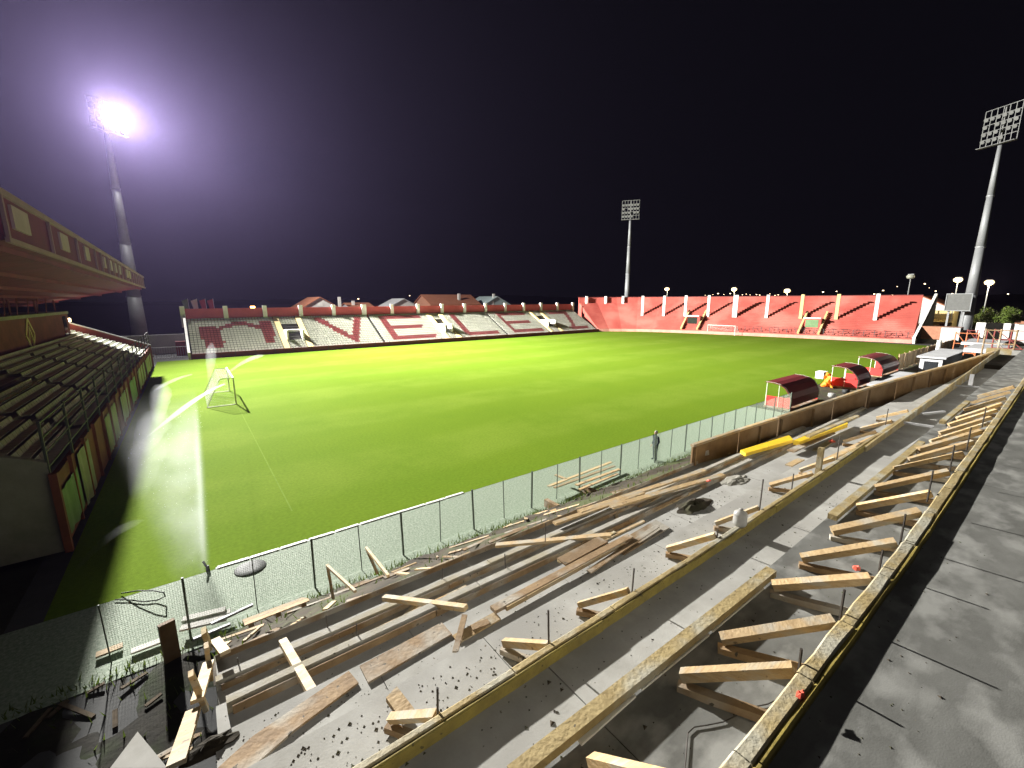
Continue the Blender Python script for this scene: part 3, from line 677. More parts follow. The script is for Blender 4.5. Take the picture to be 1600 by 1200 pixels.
for n, (a, b_, c, d) in enumerate(D_BR):
    ap = on_z(a, b_, EZ[3]+.05); tp = on_y(c, d, EY[2]+.05+drift(ap.x, 2)); tp.z = min(max(tp.z, EZ[3]+.1), EZ[2]+.02)
    low = Vector((ap.x+.55*(tp.x-ap.x)+.12, EY[2]+.1+drift(ap.x,2), EZ[3]-.0))
    brace(ap, tp, low, .074, '%s short timber brace from the camera below the middle edge beam' % ORD[n], 'braces below the middle edge beam', n)
# form ties: thin upright rods on the beams
def rod(px, py0, py1, y, label, r=.007):
    a = on_y(px, py1, y); b_ = on_y(px, py0, y); b_.x = a.x+rng.uniform(-.02,.02)
    tag(MB().tube(a-Vector((0,0,.15)), b_, r, n=5).build('form_tie_rod', M['rebar']), label, 'rod', 'form tie rods')
for n, (px, y1, y0) in enumerate([(1247,1062,1020),(1312,970,930),(1372,898,868),(1407,846,812),(1452,765,742),(1487,720,700),(1513,690,672),(1537,655,640)]):
    rod(px, y0, y1, EY[0]+.02+drift(on_y(px,y1,EY[0]).x,0), '%s upright steel rod from the camera behind the topmost edge beam' % ORD[n], .009)
for n, (px, y1, y0) in enumerate([(683,1120,1075),(858,1008,953),(988,915,890),(1120,848,828),(1187,793,752),(1237,765,742),(1308,715,683),(1385,655,640)]):
    rod(px, y0, y1, EY[2]+.02+drift(on_y(px,y1,EY[2]).x,2), '%s upright steel rod from the camera behind the middle edge beam' % ORD[n], .01)
for n, (px, y1, y0) in enumerate([(378,1070,1025),(437,1085,1045),(515,1000,960),(556,985,975),(690,900,888),(790,885,865),(852,835,818)]):
    i = 6 if n in (0,2,4) else 5
    rod(px, y0, y1, EY[i]+.0, '%s thin wire stake from the left on the lowest step edges' % ORD[n], .009)
# loose timbers and boards lying about on the lower steps
def lie(a, b_, z0, z1, wd, ht, m, label, name='loose_timber', cat='timber', group='loose timbers on the lower steps'):
    p, q = on_z(*a, z0), on_z(*b_, z1); return plank(p, q, wd, ht, m, name, label, cat, group)
lie((442,1002),(488,1082), EZ[6]+.10, EZ[5]+.14, .10, .075, M['wood'], 'pale square timber lying across the two lower beams near the left end')
lie((600,934),(728,950), EZ[6]+.10, EZ[5]+.12, .09, .07, M['wood'], 'pale square timber lying slantwise across the beams in mid foreground')
lie((775,852),(955,836), EZ[6]+.12, EZ[5]+.12, .12, .05, M['wood'], 'long thin plank bridging the lower beams past the middle')
lie((866,818),(1005,770), EZ[6]+.06, EZ[6]+.10, .12, .05, M['wood'], 'long plank on the lowest steps left of the standing man')
lie((905,800),(1100,735), EZ[6]+.08, EZ[6]+.08, .14, .05, M['wood'], 'longest pale plank along the lower steps below the standing man')
lie((955,792),(1130,742), EZ[5]+.06, EZ[5]+.06, .14, .05, M['wood'], 'pale plank lying above the longest one on the lower steps')
lie((770,953),(985,838), EZ[4]+.03, EZ[4]+.03, .12, .05, M['browndboard'], 'dark split board beside the brown sheet on the wide step')
lie((790,950),(975,848), EZ[4]+.02, EZ[4]+.02, .06, .06, M['wood'], 'thin batten beside the dark split board on the wide step')
lie((1235,705),(1300,676), EZ[4]+.03, EZ[4]+.03, .18, .04, M['browndboard'], 'short board beyond the yellow panels')
lie((1290,720),(1390,672), EZ[3]+.06, EZ[3]+.06, .12, .05, M['wood'], 'timber along the middle beam at the far right')
lie((1340,700),(1440,640), EZ[3]+.06, EZ[3]+.06, .10, .05, M['wood'], 'second timber along the middle beam at the far right')
lie((1262,682),(1340,650), EZ[3]+.10, EZ[3]+.10, .10, .05, M['formwood'], 'worn timber lying before the far middle beam')
def sheetboard(pts, z, m, label, th=.025, name='loose_board', group='sheets lying on the wide step'):
    v = [on_z(a, b_, z+th) for a, b_ in pts]; v += [p-Vector((0,0,th)) for p in v]
    n = len(pts); f = [tuple(range(n)), tuple(range(2*n-1,n-1,-1))]+[(k,(k+1)%n,n+(k+1)%n,n+k) for k in range(n)]
    tag(MB().add(v, f).build(name, m), label, 'board', group)
zt4 = EZ[4]-.055
sheetboard([(340,1200),(395,1150),(545,1048),(560,1066),(460,1140),(375,1215)], zt4, M['browndboard'], 'long brown muddy sheet on the wide step at the lower left')
sheetboard([(562,1040),(690,972),(706,990),(575,1066)], zt4, M['browndboard'], 'brown sheet with mud specks on the wide step, next from the left')
sheetboard([(955,852),(1025,812),(1046,824),(975,866)], zt4, M['browndboard'], 'light brown sheet on the wide step past the split board')
sheetboard([(870,872),(935,838),(950,846),(884,882)], zt4, M['browndboard'], 'brown sheet on the wide step before the split board')
sheetboard([(1240,688),(1322,655),(1325,662),(1250,690)], EZ[4]+.02, M['yellowpanel'], 'bright yellow panel lying at the foot of the brown wall', .12, 'yellow_sheet', 'yellow formwork sheets')
sheetboard([(1157,703),(1233,680),(1240,687),(1165,708)], EZ[5]+.03, M['yellowpanel'], 'long yellow panel left of the bright one', .10, 'yellow_sheet', 'yellow formwork sheets')
sheetboard([(603,1090),(620,1072),(648,1108),(628,1126)], EZ[3]+.02, M['wood'], 'small square of board standing at the nearest short brace', .05)
# more boards and offcuts strewn lengthwise over the lower steps
GL = 'boards strewn over the lower steps'
XSB = sorted(rng.uniform(.2, 14.5) for _ in range(26))
for n, x in enumerate(XSB):
    i = rng.choice([4,4,5,5,6,6,6,7]); yb_ = EY[i-1]+.12; y = rng.uniform(yb_, EY[i]-.18); L_ = rng.uniform(.35, 2.0) if rng.random() < .6 else rng.uniform(.2,.5); a = rng.gauss(0,.06) if L_ > .6 else rng.uniform(-1,1)
    h_ = rng.choice([.025,.03,.05]); z = EZ[i]-TO[i]+h_/2+.004+(.05 if rng.random() < .25 else 0); d = Vector((math.cos(a), math.sin(a), 0))*L_/2; c_ = Vector((x, y, z)); m_ = rng.choice(['wood','wood','browndboard','formwood'])
    b = MB().bar(c_-d, c_+d+Vector((0,0,rng.uniform(0,.03))), rng.uniform(.06,.16), h_, up=(rng.uniform(-.1,.1),rng.uniform(-.1,.1),1))
    tag(b.build('strewn_board', M[m_]), '%s strewn board from the near end on the lower steps, %s and %s' % (nth(n+1), {'wood':'pale','browndboard':'brown','formwood':'mossy'}[m_], 'long' if L_ > 1 else 'short'), 'board', GL)
# mortar crumbs
cr = MB()
def crumbs(n, i, x0, x1, s0=.004, s1=.014):
    for _ in range(n):
        x = x0+(x1-x0)*rng.random()**1.4; y = rng.uniform(EY[i-1]+.05 if i else .2, EY[i]-.1)+drift(x,i); s_ = rng.uniform(s0, s1)*(1 if rng.random() < .9 else 1.8)
        z = EZ[i]-TO[i]+s_*.3
        cr.add([(x-s_,y-s_*.6,z-s_*.4),(x+s_,y-s_*.4,z-s_*.4),(x+s_*.2,y+s_,z-s_*.4),(x+rng.uniform(-.3,.3)*s_,y,z+s_*.25)], [(0,1,2),(0,1,3),(1,2,3),(2,0,3)])
crumbs(900, 3, XN, 9); crumbs(700, 4, XN, 9); crumbs(160, 5, XN, 8); crumbs(120, 6, XN, 8); crumbs(200, 2, XN, 9, .005, .018); crumbs(200, 1, .4, 7, .004, .016); crumbs(90, 0, 1.0, 6, .003, .011)
o = stuff(cr.build('mortar_crumbs', M['soil'])); tag(o, 'crumbs of mortar and earth scattered over the steps', 'debris')
# dark patches of earth on the wide step, as low heaps
def heap(px, py, z, r, h, m, label, name='earth_heap', seed=1):
    g = random.Random(seed); c = on_z(px, py, z); b = MB(); nr, ns = 5, 16; b.v.append((c.x, c.y, z+h))
    for k in range(1, nr+1):
        for s_ in range(ns):
            a = 2*math.pi*s_/ns; rr = r*k/nr*(1+g.uniform(-.22,.22)); b.v.append((c.x+rr*1.5*math.cos(a), c.y+rr*.7*math.sin(a), z+max(-.01, h*(1-k/nr)**1.2*g.uniform(.5,1.3))-(.02 if k == nr else 0)))
    for s_ in range(ns): b.f.append((0, 1+s_, 1+(s_+1) % ns))
    for k in range(nr-1):
        for s_ in range(ns): b.f.append((1+k*ns+s_, 1+(k+1)*ns+s_, 1+(k+1)*ns+(s_+1) % ns, 1+k*ns+(s_+1) % ns))
    tag(b.build(name, m), label, 'heap')
heap(1085, 790, EZ[4]-.055, .35, .12, M['soil'], 'dark heap of rubble on the wide step right of the planks', seed=2)
heap(1150, 750, EZ[4]-.055, .32, .05, M['oldconcrete'], 'flat grey heap of spilt mortar on the wide step', seed=3)
heap(330, 1165, EZ[4]-.055, .16, .06, M['soil'], 'small dark heap of earth at the near left corner of the terrace', seed=5)
# brown tall form wall at the far side
fw = thing('form_wall', 'tall brown plywood form wall along the front of the terrace', 'wall', (28, 6.5, 4.0))
WP = [(12.5,7.14,4.55),(14.8,6.80,4.72),(17,6.45,4.87),(20.4,5.82,5.18),(22.3,5.25,5.50),(24.2,4.75,5.72),(27,4.25,5.88),(30,3.85,5.98),(34,3.42,6.10),(37,3.2,6.16)]
for k, (a, b_) in enumerate(zip(WP[:-1], WP[1:])):
    p = Vector((a[0]+.015, a[1], 0)); q = Vector((b_[0]-.015, b_[1], 0)); d = (q-p).normalized(); sy = Vector((-d.y, d.x, 0)); zb = 3.6+.12*k
    v = []
    for s_ in (-.025, .025):
        v += [p+sy*s_+Vector((0,0,zb)), q+sy*s_+Vector((0,0,zb)), q+sy*s_+Vector((0,0,b_[2])), p+sy*s_+Vector((0,0,a[2]))]
    child(MB().add(v, [(0,1,2,3),(7,6,5,4),(0,4,5,1),(1,5,6,2),(2,6,7,3),(3,7,4,0)]), 'plywood_panel', M['ply'], fw)
    child(MB().bar(p+Vector((0,.01,a[2]+.043)), q+Vector((0,.01,b_[2]+.043)), .12, .08), 'top_rail', M['wood'], fw)
    for u in ((.04,), (.5,), (.04,.6), ())[k % 4]:
        c_ = p.lerp(q, u)-sy*.07; zt_ = a[2]+(b_[2]-a[2])*u
        child(MB().bb(c_.x-.035, c_.x+.035, c_.y-.035, c_.y+.035, zb+.2, zt_-.03), 'stud', M['ply'], fw)
tag(MB().bb(37.3,37.4, 2.6, 3.6, 5.0, 6.35).build('end_hoarding', M['formwood']), 'upright timber panel closing the far end of the terrace', 'panel')
tag(MB().bar(on_z(1463,600,5.9), on_z(1510,592,6.2), .9, .9).build('dark_block', M['black']) if False else MB().bb(30,36, 1.9, 2.9, 5.5, 6.12).build('form_shade_box', M['soil']), 'dark box of formwork at the far right end', 'formwork')  # soil-dark box added where shade fills the end of the formwork
# upright post stub, barrel, bottles, red caps
def upright(px, y1, y0, y, wd, label, m='formwood'):
    a = on_y(px, y1, y); b_ = on_y(px, y0, y); b_.x = a.x; b_.y = a.y
    tag(MB().bar(a, b_, wd, wd, up=(1,0,0)).build('wooden_stub', M[m]), label, 'post')
upright(1277, 747, 703, EY[2]+.05+drift(9,2), .085, 'grey wooden stub standing on the middle edge beam')
upright(1516, 602, 587, EY[1]+.5, .10, 'short pale stub at the far end of the walkway', 'greywall')
def lathe(prof, c, name, m, n=14):
    b = MB(); b.smooth = True
    for (r, z) in prof:
        for k in range(n): b.v.append((c[0]+r*math.cos(2*math.pi*k/n), c[1]+r*math.sin(2*math.pi*k/n), c[2]+z))
    for i in range(len(prof)-1):
        for k in range(n): b.f.append((i*n+k, i*n+(k+1) % n, (i+1)*n+(k+1) % n, (i+1)*n+k))
    b.f.append(tuple(range(n-1,-1,-1))); b.f.append(tuple((len(prof)-1)*n+k for k in range(n))); return b
c = on_y(1152, 853, EY[2]-.02+drift(6,2)); c.z = EZ[2]+.02
jug = thing('water_jug', 'crumpled clear plastic water jug on the middle edge beam', 'jug', c)
child(lathe([(.095,0),(.11,.03),(.11,.13),(.10,.16),(.11,.19),(.10,.235),(.045,.275),(.035,.285)], c, 'body', M['plastic']), 'body', M['plastic'], jug)
child(lathe([(.035,.287),(.035,.30)], c, 'cap', M['plastic']), 'cap', M['plastic'], jug)
jug.scale = (.85,.85,.8)
def smallcap(px, py, z, label, r=.03):
    c = on_z(px, py, z); b = MB(); g = random.Random(int(px)); nn = 7
    for k in range(nn): a = k*6.283/nn; q = r*g.uniform(.7,1.3); b.v.append((c.x+q*math.cos(a)*1.3, c.y+q*.8*math.sin(a), c.z+g.uniform(0,.3)*r))
    for k in range(nn): a = k*6.283/nn; q = r*g.uniform(.3,.6); b.v.append((c.x+q*math.cos(a), c.y+q*math.sin(a), c.z+r*g.uniform(.3,.8)))
    b.f = [(k,(k+1)%nn,nn+(k+1)%nn,nn+k) for k in range(nn)]+[tuple(range(nn,2*nn))]
    tag(b.build('red_plastic_bit', M['redplastic']), label, 'plastic scrap', 'red plastic bits')
smallcap(1251, 1085, EZ[0]+.035, 'red plastic cap on the topmost edge beam close to the camera')
smallcap(1337, 888, EZ[1]-.05, 'red plastic bit lying among the top braces', .045)
smallcap(1108, 752, EZ[4]-.05, 'red plastic bit beside the rubble heap', .06)
smallcap(1300, 690, EZ[3]-.03, 'flat reddish scrap near the yellow sheet', .10)
bag = on_z(1098, 702, EZ[7]+.3)
tag(lathe([(.12,0),(.22,.06),(.2,.2),(.12,.34),(.05,.4)], (bag.x,bag.y,bag.z-.2), 'bag', M['plastic'], 9).build('plastic_bag', M['plastic']), 'white plastic bag on the low edge wall right of the man', 'bag')
# thin cable on the nearest tread
cab = [(1070,1205),(1073,1170),(1075,1145),(1085,1136),(1105,1133),(1130,1128),(1150,1118),(1175,1105),(1200,1100),(1210,1095)]
cb = MB(); cb.poly([on_z(a, b_, EZ[1]-.048) for a, b_ in cab], .004, 5); tag(cb.build('thin_cable', M['rebar']), 'thin curled cable lying on the nearest concrete slab', 'cable')
# rods lying on the walkway at the far right
for n, (a, b_) in enumerate([((1412,660),(1478,670)),((1440,647),(1475,643)),((1490,602),(1530,605))]):
    tag(MB().bar(on_z(*a, EZ[2]+.03), on_z(*b_, EZ[2]+.03), .07, .05).build('cross_batten', M['greywall']), '%s grey batten laid across the far walkway' % ORD[n], 'batten', 'battens across the walkway')
# pieces at the near left end of the terrace
def endbit(a, b_, ya, yb, wd, th, m, label): tag(MB().bar(on_y(*a, ya), on_y(*b_, yb), wd, th).build('end_timber', M[m]), label, 'timber', 'timbers at the near end of the terrace')
endbit((298,1052),(322,1108), EY[5]+.1, EY[5]+.1, .10, .05, 'wood', 'upright pale stud at the near end of the third lowest beam')
endbit((322,1008),(330,1060), EY[6]+.1, EY[6]+.1, .12, .05, 'wood', 'upright stud at the near end of the second lowest beam')
endbit((318,985),(328,1012), EY[7]-.2, EY[7]-.2, .16, .06, 'formwood', 'brown block at the near end of the lowest step')
endbit((302,1110),(275,1195), EY[5], EY[4]-.2, .14, .04, 'wood', 'sloping pale board at the terrace end below the third lowest beam')
endbit((326,1035),(308,1095), EY[6], EY[5], .12, .04, 'wood', 'sloping pale board between the two lower beams at the terrace end')
endbit((336,1000),(352,1020), EY[7], EY[6]+.1, .12, .05, 'wood', 'short stud at the end of the lowest step')

# ================================================================== earth bank with debris between terrace and fence
bank = MB(); bank.smooth = True
xs = np.linspace(-.32, 60, 130); us = np.linspace(0, 1, 22)
for x in xs:
    for u in us:
        yt = 7.2 if x < 12.5 else max(3.5, 7.2-(x-12.5)*.175)
        y = yt+(13.5-yt)*u; z = 3.62*(1-u)**1.05
        z += .10*math.sin(x*2.1+u*9)*math.sin(x*.7+u*5)+.05*math.sin(x*5.3+u*17)
        if u > .98: z = -.05
        if u < .02: z = 3.45
        bank.v.append((x, y, z))
for i in range(len(xs)-1):
    for k in range(len(us)-1): n = i*len(us)+k; bank.f.append((n, n+1, n+len(us)+1, n+len(us)))
structure(bank.build('earth_bank', M['soil']))
pit = MB(); pit.smooth = True
for x in np.linspace(-16, -.3, 40):
    for y in np.linspace(-6, 13.6, 50): pit.v.append((x, y, -.12+.07*math.sin(x*2.3+y*1.1)*math.sin(y*1.9)+.04*math.sin(x*5+y*3)+(.1 if y < 13.3 else 0)-(.12 if y > 13.3 else 0)))
for i in range(39):
    for k in range(49): n = i*50+k; pit.f.append((n, n+1, n+51, n+50))
structure(pit.build('bare_ground', M['pitsoil']))
def bank_z(x, y): 
    yt = 7.2 if x < 12.5 else max(3.5, 7.2-(x-12.5)*.175)
    u = min(1, max(0, (y-yt)/(13.5-yt))); return 3.62*(1-u)**1.05 if x > -.3 else .0
# timber offcuts strewn along the bank
GD = 'timber offcuts strewn along the bank'
XSO = sorted([rng.uniform(-.2, 13) for _ in range(55)]+[rng.uniform(-6, -.2) for _ in range(15)])
for n in range(70):
    x = XSO[n]; y = 7.5+5.2*rng.random()**1.6; z = bank_z(x, y)+.07
    L_ = rng.uniform(.3, 1.5); a = rng.gauss(.1, .6) if rng.random() < .7 else rng.uniform(0, 3.1)
    d = Vector((math.cos(a), math.sin(a), 0)); d.z = -.58*d.y
    p = Vector((x, y, z)); w_ = rng.uniform(.05,.14)
    m_ = M['wood'] if rng.random() < .6 else M['browndboard']
    o = MB().bar(p-d*L_/2, p+d*L_/2, w_, rng.uniform(.025,.05)).build('timber_offcut', m_)
    tag(o, '%s %s offcut from the left on the earth bank below the lowest step' % (nth(n+1), 'pale' if m_ is M['wood'] else 'brown'), 'offcut', GD)
# long planks lying beside the fence
for n, (a, b_) in enumerate([((857,760),(955,722)),((866,762),(960,728)),((900,758),(968,733)),((868,742),(885,749)),((905,765),(965,740))]):
    tag(MB().bar(on_z(*a, .42+.06*(n%3)), on_z(*b_, .42+.06*(n%3)), .16, .05).build('stacked_plank', M['wood']), '%s pale plank of the loose stack against the fence left of the man' % ORD[n], 'plank', 'planks stacked by the fence')
tag(MB().bb(12.0,12.2,12.9,13.7,-.02,.36).build('support_timber', M['browndboard']), 'low timber bearer under the planks by the fence', 'bearer')
tag(MB().bb(14.4,14.6,12.9,13.7,-.02,.36).build('support_timber', M['browndboard']), 'far timber bearer under the planks by the fence', 'bearer')
# pallet
pp = on_z(432, 962, 2.3); pl = thing('pallet', 'slatted wooden pallet leaning on the bank at the left', 'pallet', pp, 0)
for k in range(6):
    child(MB().bar(pp+Vector((-.62,-.45+k*.17,.13-.58*(-.45+k*.17))), pp+Vector((.62,-.40+k*.17,.13-.58*(-.40+k*.17))), .10, .025), 'slat', M['wood'], pl)
for k in (-.5, 0, .5): child(MB().bar(pp+Vector((k,-.5,.06+.29)), pp+Vector((k,.48,.06-.28)), .09, .08), 'bearer', M['browndboard'], pl)
# leaning stakes on the bank
for n, (a, b_, y1, y2) in enumerate([((511,884),(555,924),9.4,7.3),((511,882),(521,936),9.4,9.2),((572,856),(607,900),9.3,7.3),((573,858),(590,897),9.3,8.9)]):
    tag(MB().bar(on_y(*a, y1), on_y(*b_, y2), .05, .05).build('stake', M['wood']), '%s thin leaning stake from the left on the bank before the fence' % ORD[n], 'stake', 'leaning stakes')
# things at the lower left
tag(MB().bar(on_z(252,1008,.55), on_z(277,995,.55), .12, 1.1).build('dark_board', M['ply']), 'dark upright board standing by the fence at the lower left', 'board')
for n, (a, b_) in enumerate([((285,975),(360,955)),((285,968),(352,952)),((282,982),(355,965)),((205,1018),(262,997)),((150,1024),(192,1008))]):
    tag(MB().bar(on_z(*a, .25+.07*n if n < 3 else .1), on_z(*b_, .25+.07*n if n < 3 else .1), .22, .05).build('stacked_plank', M['housewall'] if n < 4 else M['wood']), ['top grey plank','middle grey plank','lower grey plank','pale wide plank','lone narrow plank'][n]+' lying by the fence at the lower left', 'plank', 'pale planks at the lower left')
for n, (a, b_) in enumerate([((395,945),(330,975)),((300,1000),(360,975))]):
    tag(MB().bar(on_z(*a,.9), on_z(*b_,.9), .08, .06).build('steel_bar', M['steel']), '%s steel bar on the bank at the lower left' % ORD[n], 'bar', 'steel bars')
tri = [on_z(215,1143,1.2), on_z(172,1200,1.2), on_z(262,1200,1.2)]
tag(MB().add([*tri, *[p-Vector((0,0,.25)) for p in tri]], [(0,1,2),(3,5,4),(0,3,4,1),(1,4,5,2),(2,5,3,0)]).build('broken_slab', M['concrete']), 'broken pointed concrete slab at the bottom left corner', 'slab')
for n in range(7):
    c_ = on_z(60+30*n, rng.uniform(1060,1130), .05); a = rng.uniform(0,3.1); L_ = rng.uniform(.3,1.0)
    d = Vector((math.cos(a), math.sin(a), rng.uniform(-.1,.2)))*L_/2
    tag(MB().bar(c_-d, c_+d, .09, .04).build('timber_offcut', M['bark']), '%s offcut from the left edge on the dark ground at the bottom left' % ORD[n], 'offcut', 'offcuts in the dark corner')  # dark bark colour carries the corner's shade on these offcuts
# weeds
wb = MB()
for n in range(2600):
    x = rng.uniform(-5, 34); y = rng.gauss(13.35,.16) if rng.random() < .6 else rng.uniform(8,13.3); z = bank_z(x,y)-.02; h = rng.uniform(.06,.28); a = rng.uniform(0,6.28); w_ = rng.uniform(.01,.03)
    dx, dy = math.cos(a)*w_, math.sin(a)*w_; wb.add([(x-dx,y-dy,z),(x+dx,y+dy,z),(x+rng.uniform(-.1,.1),y+rng.uniform(-.1,.1),z+h)], [(0,1,2)])
tag(stuff(wb.build('weeds', M['leaf'])), 'weeds growing along the foot of the fence', 'weeds')
# black cable loop by the fence
lp = MB(); lp.poly([on_z(a, b_, .05+z) for a, b_, z in [(180,937,0),(200,937,.0),(225,940,0),(245,938,.0),(258,932,.1),(256,926,.3),(240,923,.3),(215,923,.2),(190,927,0)]], .02, 5)
tag(lp.build('hose_loop', M['black']), 'black hose looped on the ground at the lower left corner of the pitch', 'hose')

# ================================================================== wire fence
fn = thing('wire_fence', 'wire mesh fence with thin posts along the near side of the pitch', 'fence', (15, 13.95, 0))
xs = [-2.6, -.95, .7]+[2.35+1.52*k for k in range(25)]
pm = MB().bb(-.028,.028,-.028,.028,0,1.74).mesh('fence_post', M['postgreen']); pm2 = MB().bb(-.014,.014,-.014,.014,0,1.72).mesh('fence_thin_post', M['postgreen'])
for k, x in enumerate(xs): childlink('post', pm if k % 2 else pm2, fn, (x, 13.95, 0), (rng.uniform(-.02,.02), rng.uniform(-.025,.025), 0))
W = xs[3+1]-xs[3]
def mesh_panel(wd, h=1.68, g=.055, r=.0026):
    b = MB(); n = int(wd/g)
    def wire(p, q, ax1, ax2):
        p, q = Vector(p), Vector(q); a = [Vector(ax1)*r, Vector(ax2)*r, (Vector(ax1)+Vector(ax2))*-r]
        b.add([p+v for v in a]+[q+v for v in a], [(0,1,4,3),(1,2,5,4),(2,0,3,5)])
    for i in range(1, n): wire((wd*i/n,0,.04),(wd*i/n,0,h), (1,0,0),(0,1,0))
    m_ = int(h/g)
    for i in range(m_+1): wire((0,.004,.04+(h-.04)*i/m_),(wd,.004,.04+(h-.04)*i/m_), (0,1,0),(0,0,1))
    return b.mesh('mesh_panel', M['wire'])
mp = mesh_panel(1.52); mp2 = mesh_panel(1.65)
for k in range(len(xs)-1): stuff(childlink('mesh_panel', mp2 if k < 3 else mp, fn, (xs[k], 13.955, 0)))

# ================================================================== sprinklers and water
def droplets(n, fn_, size, name, label, cat='water'):
    c = np.array([fn_() for _ in range(n)]); a = nrng.normal(size=(n,3,3)); a -= a.mean(axis=1, keepdims=True); a /= np.linalg.norm(a, axis=2, keepdims=True)
    sz = size*nrng.uniform(.5,1.3,size=(n,1,1)); v = (c[:,None,:]+a*sz).reshape(-1,3)
    me = bpy.data.meshes.new(name); me.from_pydata(v.tolist(), [], [(3*i,3*i+1,3*i+2) for i in range(n)]); me.materials.append(M['water'])
    o = link(name, me); tag(o, label, cat, 'sprinkler water', 'stuff'); return o
M['water'] = mat('spray_water', (.80,.83,.84), .4, var=.02, scale=5, transl=.5)
S1 = Vector((-.42,17.2,.0)); S2 = Vector((1.1,53.9,0))
def sprinkler(p, label):
    t = thing('sprinkler', label, 'sprinkler', p, 0, 'pitch sprinklers')
    child(MB().tube(p, p+Vector((0,0,.18)), .06, .05, 8), 'riser', M['black'], t)
    child(MB().bar(p+Vector((-.03,-.02,.18)), p+Vector((-.10,.05,.36)), .05, .05), 'nozzle', M['black'], t)
sprinkler(S1, 'black sprinkler head spraying at the near left corner of the pitch'); sprinkler(S2, 'far sprinkler head spraying beside the left goal')
tag(lathe([(.5,0),(.48,.02),(.2,.03)], (S1.x+1.2, S1.y-.75, .01), 'x', M['black']).build('drain_cover', M['black']), 'round black cover on the pale turf beside the near sprinkler', 'cover')
def vol_mat(name, dens, g=.6, edges=None):
    m = bpy.data.materials.new(name); m.use_nodes = True; N, L = m.node_tree.nodes, m.node_tree.links; N.clear()
    o = N.new('ShaderNodeOutputMaterial'); v = N.new('ShaderNodeVolumePrincipled'); v.inputs['Color'].default_value = (.95,.97,1,1); v.inputs['Anisotropy'].default_value = g
    v.inputs['Density'].default_value = dens; L.new(v.outputs[0], o.inputs['Volume']); return m, N, L, v
# tall plume of the near sprinkler: rises, then drifts as a sheet of mist towards the dark stand
pb = MB().bb(-3.4, .1, 16.7, 23.0, .05, 6.6)
pm_, N, L, pvv = vol_mat('plume_mist', 0, .55)
def nm(op, a, b=None, clamp=False):
    n = N.new('ShaderNodeMath'); n.operation = op; n.use_clamp = clamp
    for k, s_ in enumerate((a, b)):
        if s_ is None: continue
        if isinstance(s_, (int, float)): n.inputs[k].default_value = s_
        else: L.new(s_, n.inputs[k])
    return n.outputs[0]
def sm(x, a, b):  # smooth ramp from a to b
    n = N.new('ShaderNodeMapRange'); n.interpolation_type = 'SMOOTHSTEP'; n.inputs['From Min'].default_value = a; n.inputs['From Max'].default_value = b; L.new(x, n.inputs['Value']); return n.outputs[0]
gp = N.new('ShaderNodeNewGeometry'); sx = N.new('ShaderNodeSeparateXYZ'); L.new(gp.outputs['Position'], sx.inputs[0]); PX, PY, PZ = sx.outputs
hh = nm('DIVIDE', PZ, 5.6)
right = nm('SUBTRACT', nm('ADD', nm('MULTIPLY', hh, .45), -.42), PX)          # metres left of the upright edge
yc = nm('SUBTRACT', PY, nm('ADD', nm('MULTIPLY', hh, 2.6), 17.3))
ym = nm('POWER', 2.718, nm('MULTIPLY', nm('MULTIPLY', yc, yc), -1.1))
wid = nm('ADD', nm('MULTIPLY', hh, 1.7), 1.05)
xm_ = nm('MULTIPLY', sm(right, -.02, .16), nm('SUBTRACT', 1.0, nm('DIVIDE', right, wid), True))
core = nm('POWER', 2.718, nm('MULTIPLY', nm('MULTIPLY', nm('SUBTRACT', right, .08), nm('SUBTRACT', right, .08)), -110.0))
hm_ = nm('MULTIPLY', sm(hh, -.25, .30), nm('SUBTRACT', 1.0, sm(hh, .55, 1.08)))
nz = N.new('ShaderNodeTexNoise'); nz.inputs['Scale'].default_value = 1.1; nz.inputs['Detail'].default_value = 3; L.new(gp.outputs['Position'], nz.inputs['Vector'])
nzr = sm(nz.outputs['Fac'], .25, .7)
dens = nm('MULTIPLY', nm('MULTIPLY', ym, xm_), nm('MULTIPLY', hm_, nm('ADD', nzr, .35)))
dens = nm('ADD', nm('MULTIPLY', dens, .25), nm('MULTIPLY', nm('MULTIPLY', core, ym), nm('MULTIPLY', nm('SUBTRACT', 1.0, sm(hh, .45, 1.0)), .13)))
L.new(dens, pvv.inputs['Density'])
o = pb.build('spray_plume', pm_); tag(o, 'broad white sheet of mist thrown up by the near sprinkler', 'water', 'sprinkler water', 'stuff')
def plume():
    h = rng.random()**.6; u = rng.random()**1.5; x = S1.x+.45*h-(.12+2.2*h)*u; return [x+rng.gauss(0,.05), 17.3+2.6*h+rng.gauss(0,.35), max(.03, 5.6*h*(1-.3*u)+rng.gauss(0,.1))]
droplets(500, plume, .009, 'spray_drops', 'fine drops glittering in the mist of the near sprinkler')
